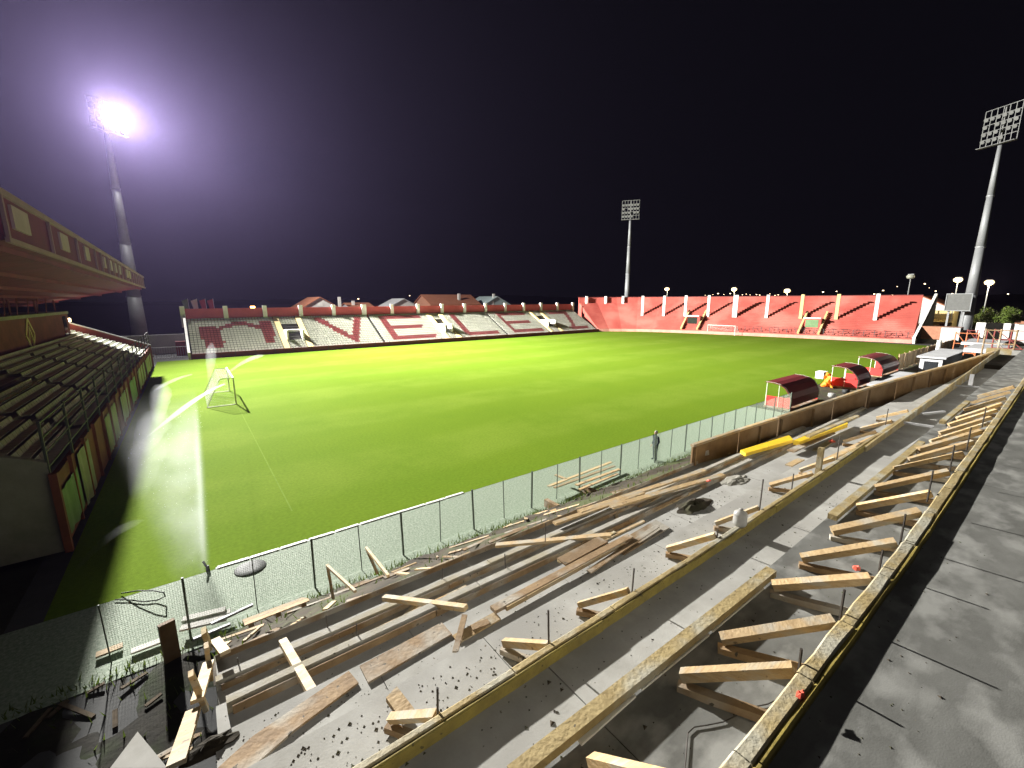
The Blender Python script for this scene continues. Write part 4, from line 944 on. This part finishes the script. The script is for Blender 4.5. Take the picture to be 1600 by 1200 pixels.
# jets: slender curved plumes of spray that widen as they travel
def jet(a, b_, h, r0, r1, dens, label, n=14):
    m, *_ = vol_mat('jet_spray', dens, .55); b = MB(); ring = 10; pts = [Vector(a).lerp(Vector(b_), k/n)+Vector((0,0,h*4*(k/n)*(1-k/n))) for k in range(n+1)]
    for k, p in enumerate(pts):
        d = (pts[min(k+1,n)]-pts[max(k-1,0)]).normalized(); u = d.orthogonal().normalized(); v = d.cross(u); r = r0+(r1-r0)*math.sin(k/n*math.pi*.62)*1.0 if k/n < .8 else (r0+(r1-r0)*.99)*(1-k/n)/.2+.01
        for s_ in range(ring): q = 2*math.pi*s_/ring; b.v.append(tuple(p+(u*math.cos(q)+v*math.sin(q))*r*rng.uniform(.88,1.12)))
    for k in range(n):
        for s_ in range(ring): b.f.append((k*ring+s_, k*ring+(s_+1) % ring, (k+1)*ring+(s_+1) % ring, (k+1)*ring+s_))
    b.f += [tuple(range(ring-1,-1,-1)), tuple(n*ring+s_ for s_ in range(ring))]
    tag(b.build('water_jet', m), label, 'water', 'sprinkler water', 'stuff')
jet(on_z(112,900,.3), on_z(228,812,.9), .35, .05, .16, .11, 'low slanting jet of water over the shaded strip at the left')
jet(S2+Vector((0,0,.3)), S2+Vector((.8,2.0,5.0)), .2, .06, .50, .09, 'wedge of white water rising from the far sprinkler')
jet(on_x(352,600,1.9), on_x(228,684,-1.2), .2, .04, .09, .30, 'long thin arc of water from the goal down to the left')
jet(on_y(350,588,56), on_y(415,555,72), .5, .08, .28, .09, 'thin arc of water beyond the left goal towards the white seats')
jet(on_y(300,585,58), on_y(238,612,50), .2, .08, .18, .16, 'short bright arc of water beside the roofed stand')
for a, b_, r_ in [((-2.6,24,.9),(-2.3,31,1.5),.8), ((-2.7,29,1.4),(-2.4,39,1.1),.9), ((-2.4,38,1.0),(-2.6,52,1.2),.8)]:
    jet(a, b_, .2, r_*.4, r_, .018, 'thin mist drifting along the wall of the roofed stand')
# ================================================================== dugouts
def shelter(x0, x1, yb, yf, label):
    t = thing('team_shelter', label, 'shelter', ((x0+x1)/2, (yb+yf)/2, 0), 0, 'team shelters beside the pitch')
    D = yf-yb; Hh = 2.25
    arcp = [(yb, .35), (yb-.02, 1.0), (yb+.08*D, 1.45), (yb+.24*D, 1.88), (yb+.46*D, 2.12), (yb+.72*D, 2.22), (yf+.12, 2.24)]
    n = len(arcp); b = MB(); v = []
    for xx in (x0-.12, x1+.12):
        for (y, z) in arcp: v.append((xx, y, z))
    for xx in (x0-.12, x1+.12):
        for k, (y, z) in enumerate(arcp): v.append((xx, y+(.045 if k < 4 else .0), z-(.05 if k >= 2 else 0)))
    f = [(k, k+1, n+k+1, n+k) for k in range(n-1)]+[(2*n+k, 3*n+k, 3*n+k+1, 2*n+k+1) for k in range(n-1)]
    f += [(k, 2*n+k, 2*n+k+1, k+1) for k in range(n-1)]+[(n+k, n+k+1, 3*n+k+1, 3*n+k) for k in range(n-1)]+[(0,n,3*n,2*n),(n-1,3*n-1,4*n-1,2*n-1)]
    b.add(v, f); b.smooth = False; child(b, 'curved_roof', M['shelterred'], t)
    for xx in (x0, x1):
        child(MB().poly([(xx,y,z-.03) for y, z in arcp], .045, 6), 'hoop', M['frameg'], t)
        child(MB().tube((xx,yf,.1),(xx,yf,2.2),.04,n=6), 'front_post', M['frameg'], t)
        child(MB().tube((xx,yb+.5*D,.1),(xx,yb+.5*D,2.1),.03,n=6), 'mid_post', M['frameg'], t)
        child(MB().bb(xx-.025, xx+.025, yb+.03, yf-.04, .2, 1.05), 'side_panel', M['shelterpanel'], t)
    child(MB().bb(x0-.15, x1+.15, yb-.02, yf+.06, .04, .16), 'base_frame', M['browndboard'], t)
    nst = max(3, int((x1-x0)/.62))
    sm = bpy.data.meshes.get('shelter_seat') or (lambda g: g.mesh('shelter_seat', M['shelterpanel']))(seat_geo(.46))
    for k in range(nst): 
        o = childlink('seat', sm, t, (x0+.35+k*(x1-x0-.7)/(nst-1), yb+.62, .72), (0,0,R(180)), (1,1,1.5))
    return t
shelter(39.4, 45.4, 14.15, 16.1, 'nearest dark red curved team shelter with pale frame, behind the brown wall')
shelter(54.2, 58.2, 13.6, 15.9, 'middle smallest team shelter with orange netting at its side')
shelter(65.2, 72.2, 14.2, 16.6, 'farthest red team shelter next to the timber fence')
# orange netting, crumpled
ob = MB(); ob.smooth = True; nx, nz = 14, 10
c0 = on_z(1297, 606, 0)
for i in range(nx+1):
    for k in range(nz+1):
        u, v = i/nx, k/nz; ob.v.append((c0.x+.8*(u-.5)+.25*math.sin(v*7+u*5), c0.y+.3+1.0*(u-.5)*(1.3-v)+.2*math.sin(u*17+v*4), .05+v*1.6*(1-.55*abs(u-.6))+.06*math.sin(u*23)))
for i in range(nx):
    for k in range(nz): n = i*(nz+1)+k; ob.f.append((n, n+1, n+nz+2, n+nz+1))
tag(ob.build('orange_netting', M['orange']), 'crumpled orange safety netting beside the middle shelter', 'netting')
for n, (px, py, m_, nm_, lab) in enumerate([(1300,618,'plastic','paper_sack','white torn sack on the ground before the middle shelter'),(1283,588,'whitepaint','white_crate','white crate standing behind the nearest shelter'),(1322,612,'black','rubble_sack','dark sack on the ground before the middle shelter'),(1345,612,'soil','rubble_sack','brown sack at the foot of the middle shelter'),(1375,600,'black','rubble_sack','long dark heap of sacks behind the farthest shelter')]):
    c_ = on_z(px, py, .2); s_ = 1.6 if n in (1,4) else .8
    if 'crate' in nm_: tag(MB().bb(c_.x-.6, c_.x+.6, c_.y-.4, c_.y+.4, 0, .7).bb(c_.x-.64, c_.x+.64, c_.y-.44, c_.y+.44, .702, .8).build(nm_, M[m_]), lab, 'crate'); continue
    tag(lathe([(.3*s_,0),(.42*s_,.15),(.40*s_,.4),(.2*s_,.55*s_)], (c_.x, c_.y, .0), nm_, M[m_], 7).build(nm_, M[m_]), lab, 'sack')
# timber fence farther along the pitch
tf = thing('board_fence', 'orange lit fence of upright boards beyond the team shelters', 'fence', (90, 14.4, 0))
bm_ = MB().bb(-.62,.62,-.03,.03,.12,2.1).mesh('fence_board', M['wood'])
for k in range(27): childlink('board', bm_, tf, (73.5+k*1.27, 14.4+rng.uniform(-.04,.04), rng.uniform(-.05,.05)), (0, rng.uniform(-.02,.02), 0))
for k in range(14): childlink('post', bpy.data.meshes.get('tf_post') or MB().bb(-.07,.07,.04,.16,0,2.2).mesh('tf_post', M['browndboard']), tf, (73+k*2.54, 14.4, 0))
# low concrete roof slab and white hut
hut = thing('concrete_vault', 'low grey flat-roofed block behind the brown wall', 'building', (58, 11.2, 0))
child(MB().bb(53,64,10.2,12.2,0,.85), 'wall', M['greywall'], hut); child(MB().bb(52.6,64.4,9.9,12.5,.852,1.05), 'roof_slab', M['greywall'], hut)
hut = thing('white_hut', 'small white hut with dark opening at the right end of the brown wall', 'building', (78, 11, 0))
child(MB().bb(71.5,84,10.2,12.2,0,2.1), 'wall', M['greywall'], hut); child(MB().bb(71.2,84.3,9.9,12.5,2.102,2.3), 'roof_slab', M['greywall'], hut); child(MB().bb(71.44,71.496,10.6,11.8,.1,1.7), 'opening', M['glass'], hut)
tag(MB().tube((87.6,13.2,0),(87.6,13.2,3.2),.28,n=10).build('white_post', M['whitepaint']), 'short white post behind the white hut', 'post')

# ================================================================== person
def person(p, heading):
    t = thing('person', 'person in dark jacket and trousers standing by the wire fence', 'person', p, heading)
    J = {'pelvis':(0,0,.93),'waist':(0,0,1.08),'chest':(.0,0,1.30),'neckb':(0,0,1.47),'neck':(.02,0,1.54),
         'shL':(0,.18,1.43),'elL':(-.04,.24,1.16),'wrL':(.10,.20,.94),'shR':(0,-.18,1.43),'elR':(-.04,-.24,1.16),'wrR':(.10,-.20,.94),
         'hipL':(0,.095,.88),'knL':(.03,.11,.49),'anL':(-.01,.12,.09),'toL':(.16,.14,.04),'hipR':(0,-.095,.88),'knR':(.02,-.10,.49),'anR':(-.02,-.11,.09),'toR':(.15,-.13,.04)}
    E_ = [('pelvis','waist'),('waist','chest'),('chest','neckb'),('neckb','neck'),('chest','shL'),('shL','elL'),('elL','wrL'),('chest','shR'),('shR','elR'),('elR','wrR'),
          ('pelvis','hipL'),('hipL','knL'),('knL','anL'),('anL','toL'),('pelvis','hipR'),('hipR','knR'),('knR','anR'),('anR','toR')]
    rad = {'pelvis':(.15,.12),'waist':(.16,.13),'chest':(.18,.13),'neckb':(.08,.08),'neck':(.055,.055),'shL':(.085,.085),'shR':(.085,.085),'elL':(.06,.06),'elR':(.06,.06),'wrL':(.045,.045),'wrR':(.045,.045),
           'hipL':(.11,.11),'hipR':(.11,.11),'knL':(.075,.075),'knR':(.075,.075),'anL':(.055,.055),'anR':(.055,.055),'toL':(.04,.04),'toR':(.04,.04)}
    names = list(J); me = bpy.data.meshes.new('person_body'); me.from_pydata([J[n] for n in names], [(names.index(a), names.index(b)) for a, b in E_], [])
    me.materials.append(M['jacket']); o = link('body', me, t)
    md = o.modifiers.new('skin', 'SKIN'); md.use_smooth_shade = True
    for i, n in enumerate(names): me.skin_vertices[0].data[i].radius = rad[n]; me.skin_vertices[0].data[i].use_root = n == 'pelvis'
    o.modifiers.new('sub', 'SUBSURF').render_levels = 2
    def blob(c, r, name, m, seg=12):
        b = bmesh.new(); bmesh.ops.create_uvsphere(b, u_segments=seg, v_segments=10, radius=1)
        for v in b.verts: v.co = Vector((c[0]+v.co.x*r[0], c[1]+v.co.y*r[1], c[2]+v.co.z*r[2]))
        me_ = bpy.data.meshes.new(name); b.to_mesh(me_); b.free(); me_.materials.append(m)
        for p_ in me_.polygons: p_.use_smooth = True
        return link(name, me_, t)
    hd = blob((.03,0,1.655), (.098,.078,.122), 'head', M['skin'])
    nb_ = MB().add([(.118,0,1.685),(.115,.018,1.635),(.115,-.018,1.635),(.148,0,1.64)], [(0,1,3),(0,3,2),(1,2,3),(0,2,1)]).build('nose', M['skin']); nb_.parent = hd
    for s_ in (-1,1):
        e_ = MB().box((.115, s_*.032, 1.675), (.012,.022,.012)).build('eye', M['black']); e_.parent = hd
        e2 = MB().box((.02, s_*.08, 1.655), (.035,.02,.055)).build('ear', M['skin']); e2.parent = hd
    mo = MB().box((.112, 0, 1.605), (.014,.045,.01)).build('mouth', M['redplastic']); mo.parent = hd
    blob((.008,0,1.70), (.102,.086,.095), 'hair', M['hair'])
    for s_ in (-1,1):
        hb_ = MB(); q = Vector((.12, s_*.20, .91)); hb_.bar(q, q+Vector((.05,0,-.08)), .03, .07)
        for k in range(4): a = q+Vector((.05+.0,0,-.08))+Vector((.012*(k-1.5),0,0)); hb_.tube(a, a+Vector((.02,-s_*.015,-.06-.01*(k in (1,2)))), .009, .007, 5)
        a = q+Vector((.04,0,-.03)); hb_.tube(a, a+Vector((.04,-s_*.03,-.035)), .011, .008, 5)
        hb_.build('hand', M['skin'], t)
person(on_z(1023, 719, .02), R(160))

# ================================================================== background: houses, lamps, flags, trees
def gable(x0, x1, y0, y1, zw, zr, label, wallm, axis='y', windows=(), roofm='roof', chimney=None, cat='house'):
    t = thing('house', label, cat, ((x0+x1)/2, (y0+y1)/2, 0))
    if axis == 'y':   # ridge runs away from the camera, gable faces the pitch
        xm = (x0+x1)/2; child(MB().prism([(x0,0),(x0,zw),(xm,zr),(x1,zw),(x1,0)], (0,y0,0), (0,y1,0), (1,0,0)), 'wall', M[wallm], t)
        for s_, xe in ((-1, x0), (1, x1)):
            e = xe+s_*.5; ze = zw-(zr-zw)/(xm-x0)*.5
            child(MB().prism([(xm,zr+.03),(xm,zr+.28),(e,ze+.28),(e,ze+.03)], (0,y0-.5,0), (0,y1+.5,0), (1,0,0)), 'roof', M[roofm], t)
    else:             # ridge parallel to the stand, roof slope faces the pitch
        ym = (y0+y1)/2; child(MB().prism([(y0,0),(y0,zw),(ym,zr),(y1,zw),(y1,0)], (x0,0,0), (x1,0,0), (0,1,0)), 'wall', M[wallm], t)
        for s_, ye in ((-1, y0), (1, y1)):
            e = ye+s_*.6; ze = zw-(zr-zw)/(ym-y0)*.6
            child(MB().prism([(ym,zr+.03),(ym,zr+.28),(e,ze+.28),(e,ze+.03)], (x0-.5,0,0), (x1+.5,0,0), (0,1,0)), 'roof', M[roofm], t)
    for (x, z, w_, h) in windows:
        wd = child(MB().bb(x-w_/2-.1, x+w_/2+.1, y0-.08, y0-.003, z-h/2-.1, z+h/2+.1), 'window', M['whitepaint'], t)
        pn = MB().bb(x-w_/2, x+w_/2, y0-.1, y0-.082, z-h/2, z+h/2).build('pane', M['glass']); pn.parent = wd; pn.matrix_parent_inverse = wd.matrix_parent_inverse.copy()
    if chimney:
        x, y, z0, z1 = chimney; child(MB().bb(x-.4, x+.4, y-.4, y+.4, z0, z1), 'chimney', M['housewall'], t)
    return t
gable(27.4, 38.2, 140, 156, 6.9, 10.1, 'white gabled house with red tiled roof behind the left of the far stand', 'housewall', 'y', [(32.8,8.0,1.0,.7)], chimney=(40.0,146,6,10.4))
gable(54.6, 63.8, 140, 150, 7.3, 9.6, 'small white gabled house left of the long brick-red roof', 'housewall', 'y', roofm='greywall')
gable(68.3, 88.0, 138, 152, 7.7, 11.0, 'long house with wide red tiled roof behind the far stand', 'brick', 'x', [(72,6.8,1.2,1.0),(78,6.8,1.2,1.0),(84,6.8,1.2,1.0)], chimney=(81,141,8,11.6))
gable(91.4, 103.0, 140, 152, 7.5, 10.4, 'pale teal gabled house right of the long red roof', 'tealwall', 'y', [(95.4,8.2,.7,1.4)], roofm='tealwall', chimney=(96.4,141,9,11.6))
gable(43.5, 51, 146, 158, 6.8, 8.3, 'low dark roofed house between the two white gables', 'greywall', 'x', chimney=(45.2,149,6,9.2))
yh = thing('yellow_house', 'pale yellow lit building with balcony right of the red stand', 'building', (152, 23, 0))
child(MB().bb(150,156,21.0,25.4,1.6,6.1), 'wall', M['cream'], yh); child(MB().bb(150.5,156,20.8,25.6,0,1.6), 'base', M['soil'], yh); child(MB().bb(148.8,149.99,20.9,25.4,3.3,3.5), 'balcony_slab', M['cream'], yh)
child(MB().bb(149.9,149.997,21.6,23.2,1.9,3.0), 'window', M['glass'], yh)
for k in range(12): child(MB().bb(148.85,148.9,21+k*.39,21.04+k*.39,3.5,4.4), 'baluster', M['darksteel'], yh)
child(MB().bb(148.84,148.91,20.9,25.4,4.4,4.46), 'balcony_rail', M['darksteel'], yh)
gable(160, 172, 24, 34, 7.0, 9.6, 'dim house with tiled roof behind the yellow building', 'housewall', 'x')
sb = thing('score_screen', 'grey rectangular screen in front of the right mast shaft', 'screen', (126, 17.3, 0))
child(MB().bb(125.9,126.3,15.5,19.1,6.75,10.0), 'panel', M['screen'], sb); 
for (a, b_, c_, d_) in [(15.4,19.2,9.98,10.12),(15.4,19.2,6.62,6.76)]: child(MB().bb(125.8,126.35,a,b_,c_,d_), 'frame_bar', M['steel'], sb)
for y in (15.4,19.08): child(MB().bb(125.8,126.35,y,y+.12,6.762,9.978), 'frame_bar', M['steel'], sb)
for y in (16.2,18.4): child(MB().bb(126.4,126.7,y,y+.3,0,9.6), 'leg', M['steel'], sb)
ww = thing('white_wall', 'long white boundary wall at the far right edge', 'wall', (135, 5, 0))
child(MB().bb(135,135.3,-6,15.2,0,4.1), 'wall', M['whitepaint'], ww); child(MB().bb(134.2,135.4,-6,9.8,4.102,4.6), 'coping', M['brick'], ww)
def lamp_post(px, py, X, label, lit='streetlit', two=False, z0=0, watts=1200):
    p = on_x(px, py, X); t = thing('street_lamp', label, 'street lamp', (p.x, p.y, z0), 0, 'street lamps behind the stands')
    child(MB().tube((p.x,p.y,z0),(p.x,p.y,p.z-.2),.14,.09,8), 'pole', M['steel'], t)
    child(MB().box((p.x,p.y,p.z-.1), (.7,1.1,.16)), 'housing', M['steel'], t)
    child(lathe([(.25,-.55),(.68,-.4),(.85,0),(.72,.32),(.35,.46)], (p.x-.25,p.y,p.z-.62), 'lens', M[lit], 12), 'lens', M[lit], t)  # lens made oversized so its glowing shape takes in the halo
    if watts:
        d = bpy.data.lights.new('street_light', 'POINT'); d.energy = watts; d.color = (1,.85,.6); d.shadow_soft_size = .5
        o = bpy.data.objects.new('street_light', d); COL.objects.link(o); o.location = (p.x-1.0, p.y, p.z-1.3); o.parent = t; o.matrix_parent_inverse = Matrix.Translation(-Vector(t.location))
lamp_post(1043,449,145, 'lit street lamp behind the red stand, leftmost of three'); lamp_post(1148,449,145, 'lit street lamp behind the red stand, middle of three'); lamp_post(1231,451,145, 'lit street lamp behind the red stand, right one of three')
lamp_post(1424,428,142, 'tall dim lamp post above the right end of the red stand', 'lampglass', watts=0); lamp_post(1498,433,150, 'lit lamp post just left of the right mast'); lamp_post(1547,437,150, 'bright warm lamp post right of the right mast', watts=4000)
lamp_post(415,483,30, 'small orange lamp over the wall of the far stand', 'orangelit', watts=0) if False else None
p = on_y(395, 482, 112); t = thing('street_lamp', 'small orange lamp glowing just above the far stand wall at the left', 'street lamp', (p.x, p.y, 0), 0, 'street lamps behind the stands')
child(MB().tube((p.x,p.y,0),(p.x,p.y,p.z),.1,n=6), 'pole', M['steel'], t); child(MB().box((p.x,p.y,p.z+.25), (.8,.8,.5)), 'lens', M['orangelit'], t)
# flags
fm = [('bannergreen','faded green'),('whitepaint','white'),('redwall','first red'),('redwall','second red')]
for n, px in enumerate((296,310,323,335)):
    p = on_y(px+3, 490, 104); t = thing('flag', '%s flag on a thin pole behind the left end of the far stand' % fm[n][1], 'flag', (p.x, p.y, 0), 0, 'flags behind the far stand')
    child(MB().tube((p.x,p.y,0),(p.x-.25,p.y,9.7),.05,.035,6), 'pole', M['whitepaint'], t)
    b = MB(); b.smooth = True
    for i in range(9):
        for k in range(7): u, v = i/8, k/6; b.v.append((p.x-.25-1.0*u*(1-.45*v), p.y+.14*math.sin(u*6+v*3), 9.65-2.3*v-.35*u))
    for i in range(8):
        for k in range(6): q = i*7+k; b.f.append((q,q+1,q+8,q+7))
    child(b, 'cloth', M[fm[n][0]], t)
# low grey wall and small kiosk between the roofed stand and the far stand
tag(MB().bb(-12,-.6,99.0,99.4,0,3.4).build('grey_wall', M['greywall']), 'grey wall in the far left corner behind the pitch', 'wall')
gt = thing('steel_gate', 'grey steel gate of upright bars in the far left corner', 'gate', (-3, 90, 0))
for k in range(16): child(MB().tube((-5.2+k*.32,90,0),(-5.2+k*.32,90,1.9),.03,n=5), 'bar', M['steel'], gt)
for z in (.2,1.85): child(MB().tube((-5.3,90,z),(-.3,90,z),.04,n=5), 'rail', M['steel'], gt)
tag(MB().bb(-2.0,-.6,94,95.6,0,2.4).build('red_cabin', M['darkred']), 'small dark red cabin in the far left corner', 'cabin')
# trees at right
def tree(c, r, h, label, n=2600, seed=1):
    g = random.Random(seed); t = thing('tree', label, 'tree', c)
    tr = MB(); tr.tube(c, (c[0],c[1],c[2]+h*.6), .22, .10, 7)
    for k in range(6): a = k*1.05; tr.tube((c[0],c[1],c[2]+h*(.35+.04*k)), (c[0]+r*.6*math.cos(a), c[1]+r*.6*math.sin(a), c[2]+h*(.6+.04*k)), .09, .03, 5)
    child(tr, 'trunk', M['bark'], t)
    cl = [(g.uniform(-.75,.75)*r, g.uniform(-.75,.75)*r, h*g.uniform(.48,.92), g.uniform(.25,.5)*r) for _ in range(16)]; b = MB()
    for _ in range(n):
        x, y, z, rr = g.choice(cl); d = Vector((g.gauss(0,1),g.gauss(0,1),g.gauss(0,1))).normalized()*rr*g.random()**.4
        q = Vector((c[0]+x+d.x, c[1]+y+d.y, c[2]+z+d.z*.8)); s_ = g.uniform(.12,.26); u = Vector((g.gauss(0,1),g.gauss(0,1),g.gauss(0,1))).normalized()*s_; v = u.orthogonal().normalized()*s_*.5
        b.add([q-u,q+v,q+u,q-v], [(0,1,2,3)])
    stuff(child(b, 'crown', M['leaf'], t))
for n, (px, X, r, h, lb) in enumerate([(1560,143,3.2,7.2,'lit bushy tree behind the white wall right of the mast'),(1582,140,2.2,6.0,'small lit tree at the far right edge above the white wall'),(1530,150,2.2,5.5,'dim tree just right of the mast shaft')]):
    p = on_x(px, 500, X); tree((p.x, p.y, 0), r, h, lb, seed=n+3)
# scaffolding clutter in front of the right mast
def frame(px, py, X, w_, h, label, m='orangered'):
    p = on_x(px, py, X); t = thing('scaffold_frame', label, 'scaffold', (p.x, p.y, max(0,p.z)), 0, 'scaffold frames at the right mast')
    z0 = max(0, p.z)
    for y in (-w_/2, 0, w_/2): child(MB().tube((p.x,p.y+y,z0),(p.x,p.y+y,z0+h),.07,n=6), 'upright', M[m], t)
    for z in (.1,.5,.95): child(MB().tube((p.x,p.y-w_/2,z0+h*z),(p.x,p.y+w_/2,z0+h*z),.06,n=6), 'ledger', M[m], t)
    child(MB().tube((p.x,p.y-w_/2,z0),(p.x,p.y+w_/2,z0+h),.05,n=6), 'diagonal', M[m], t)
frame(1505,555,92,2.4,3.4,'red scaffold frame before the foot of the right mast'); frame(1522,545,100,2.2,3.0,'reddish scaffold frame right of the first one','darkred'); frame(1575,548,75,2.6,2.4,'red frame at the far right by the white wall','darkred'); frame(1556,560,62,2.0,2.8,'rusty frame at the right edge above the dark end','browndboard')
for n, (px, py, X, sx, sy, sz, m_, lb) in enumerate([(1485,527,108,2,2.4,3.4,'greywall','grey concrete block left of the mast foot'),(1545,545,80,8,3.4,.5,'greywall','flat pale concrete platform beyond the terrace end'),(1540,535,95,9,4,.4,'greywall','farther pale concrete platform by the mast'),(1470,520,125,3,6,2.6,'brick','brown brick wall under the yellow building'),(1590,575,60,6,3,2.0,'soil','dark mound at the right edge beyond the terrace')]):
    p = on_x(px, py, X); z = max(sz/2, p.z)
    tag(MB().box((p.x,p.y,z), (sx,sy,sz)).build(['concrete_block','platform','platform','brick_wall','mound'][n], M[m_]), lb, ['block','platform','platform','wall','mound'][n])
# far town lights
tb = MB()
for (px, py) in [(1102,461),(1107,463),(1114,460),(1122,459),(1131,460),(1141,459),(1160,461),(1166,460),(1172,461),(1182,460),(1187,461),(1203,459),(1211,461),(1216,461),(1286,456),(1307,455),(1339,462),(1358,462),(1366,460),(1372,461),(1380,454),(1394,461),(1402,448),(1445,443),(1452,450),(1462,455),(1488,459),(1575,459),(1258,463),(1203,461),(640,462),(700,466),(560,467),(1030,464)]:
    p = on_x(px, py+rng.uniform(-.5,.5), 900) if px > 950 else on_y(px, py, 700)
    s_ = rng.uniform(.4,1.2); tb.box(p, (s_*1.3,s_*1.6,s_))
tag(stuff(tb.build('town_lights', M['towna'])), 'scattered lights of the distant town on the dark horizon', 'lights')

# ================================================================== hazy night air
hz = MB().bb(-80, 260, -60, 260, -1.3, 62).build('haze', bpy.data.materials.new('haze'))
hm = hz.data.materials[0]; hm.use_nodes = True; hn = hm.node_tree; hn.nodes.clear()
ho = hn.nodes.new('ShaderNodeOutputMaterial'); pv = hn.nodes.new('ShaderNodeVolumePrincipled')
pv.inputs['Color'].default_value = (.60,.48,1.0,1); pv.inputs['Density'].default_value = HAZE; pv.inputs['Anisotropy'].default_value = .72  # violet tint put into the haze to colour the lamp's halo
hn.links.new(pv.outputs[0], ho.inputs['Volume'])
tag(hz, 'thin haze in the night air lit by the floodlight', 'haze', kind='stuff')
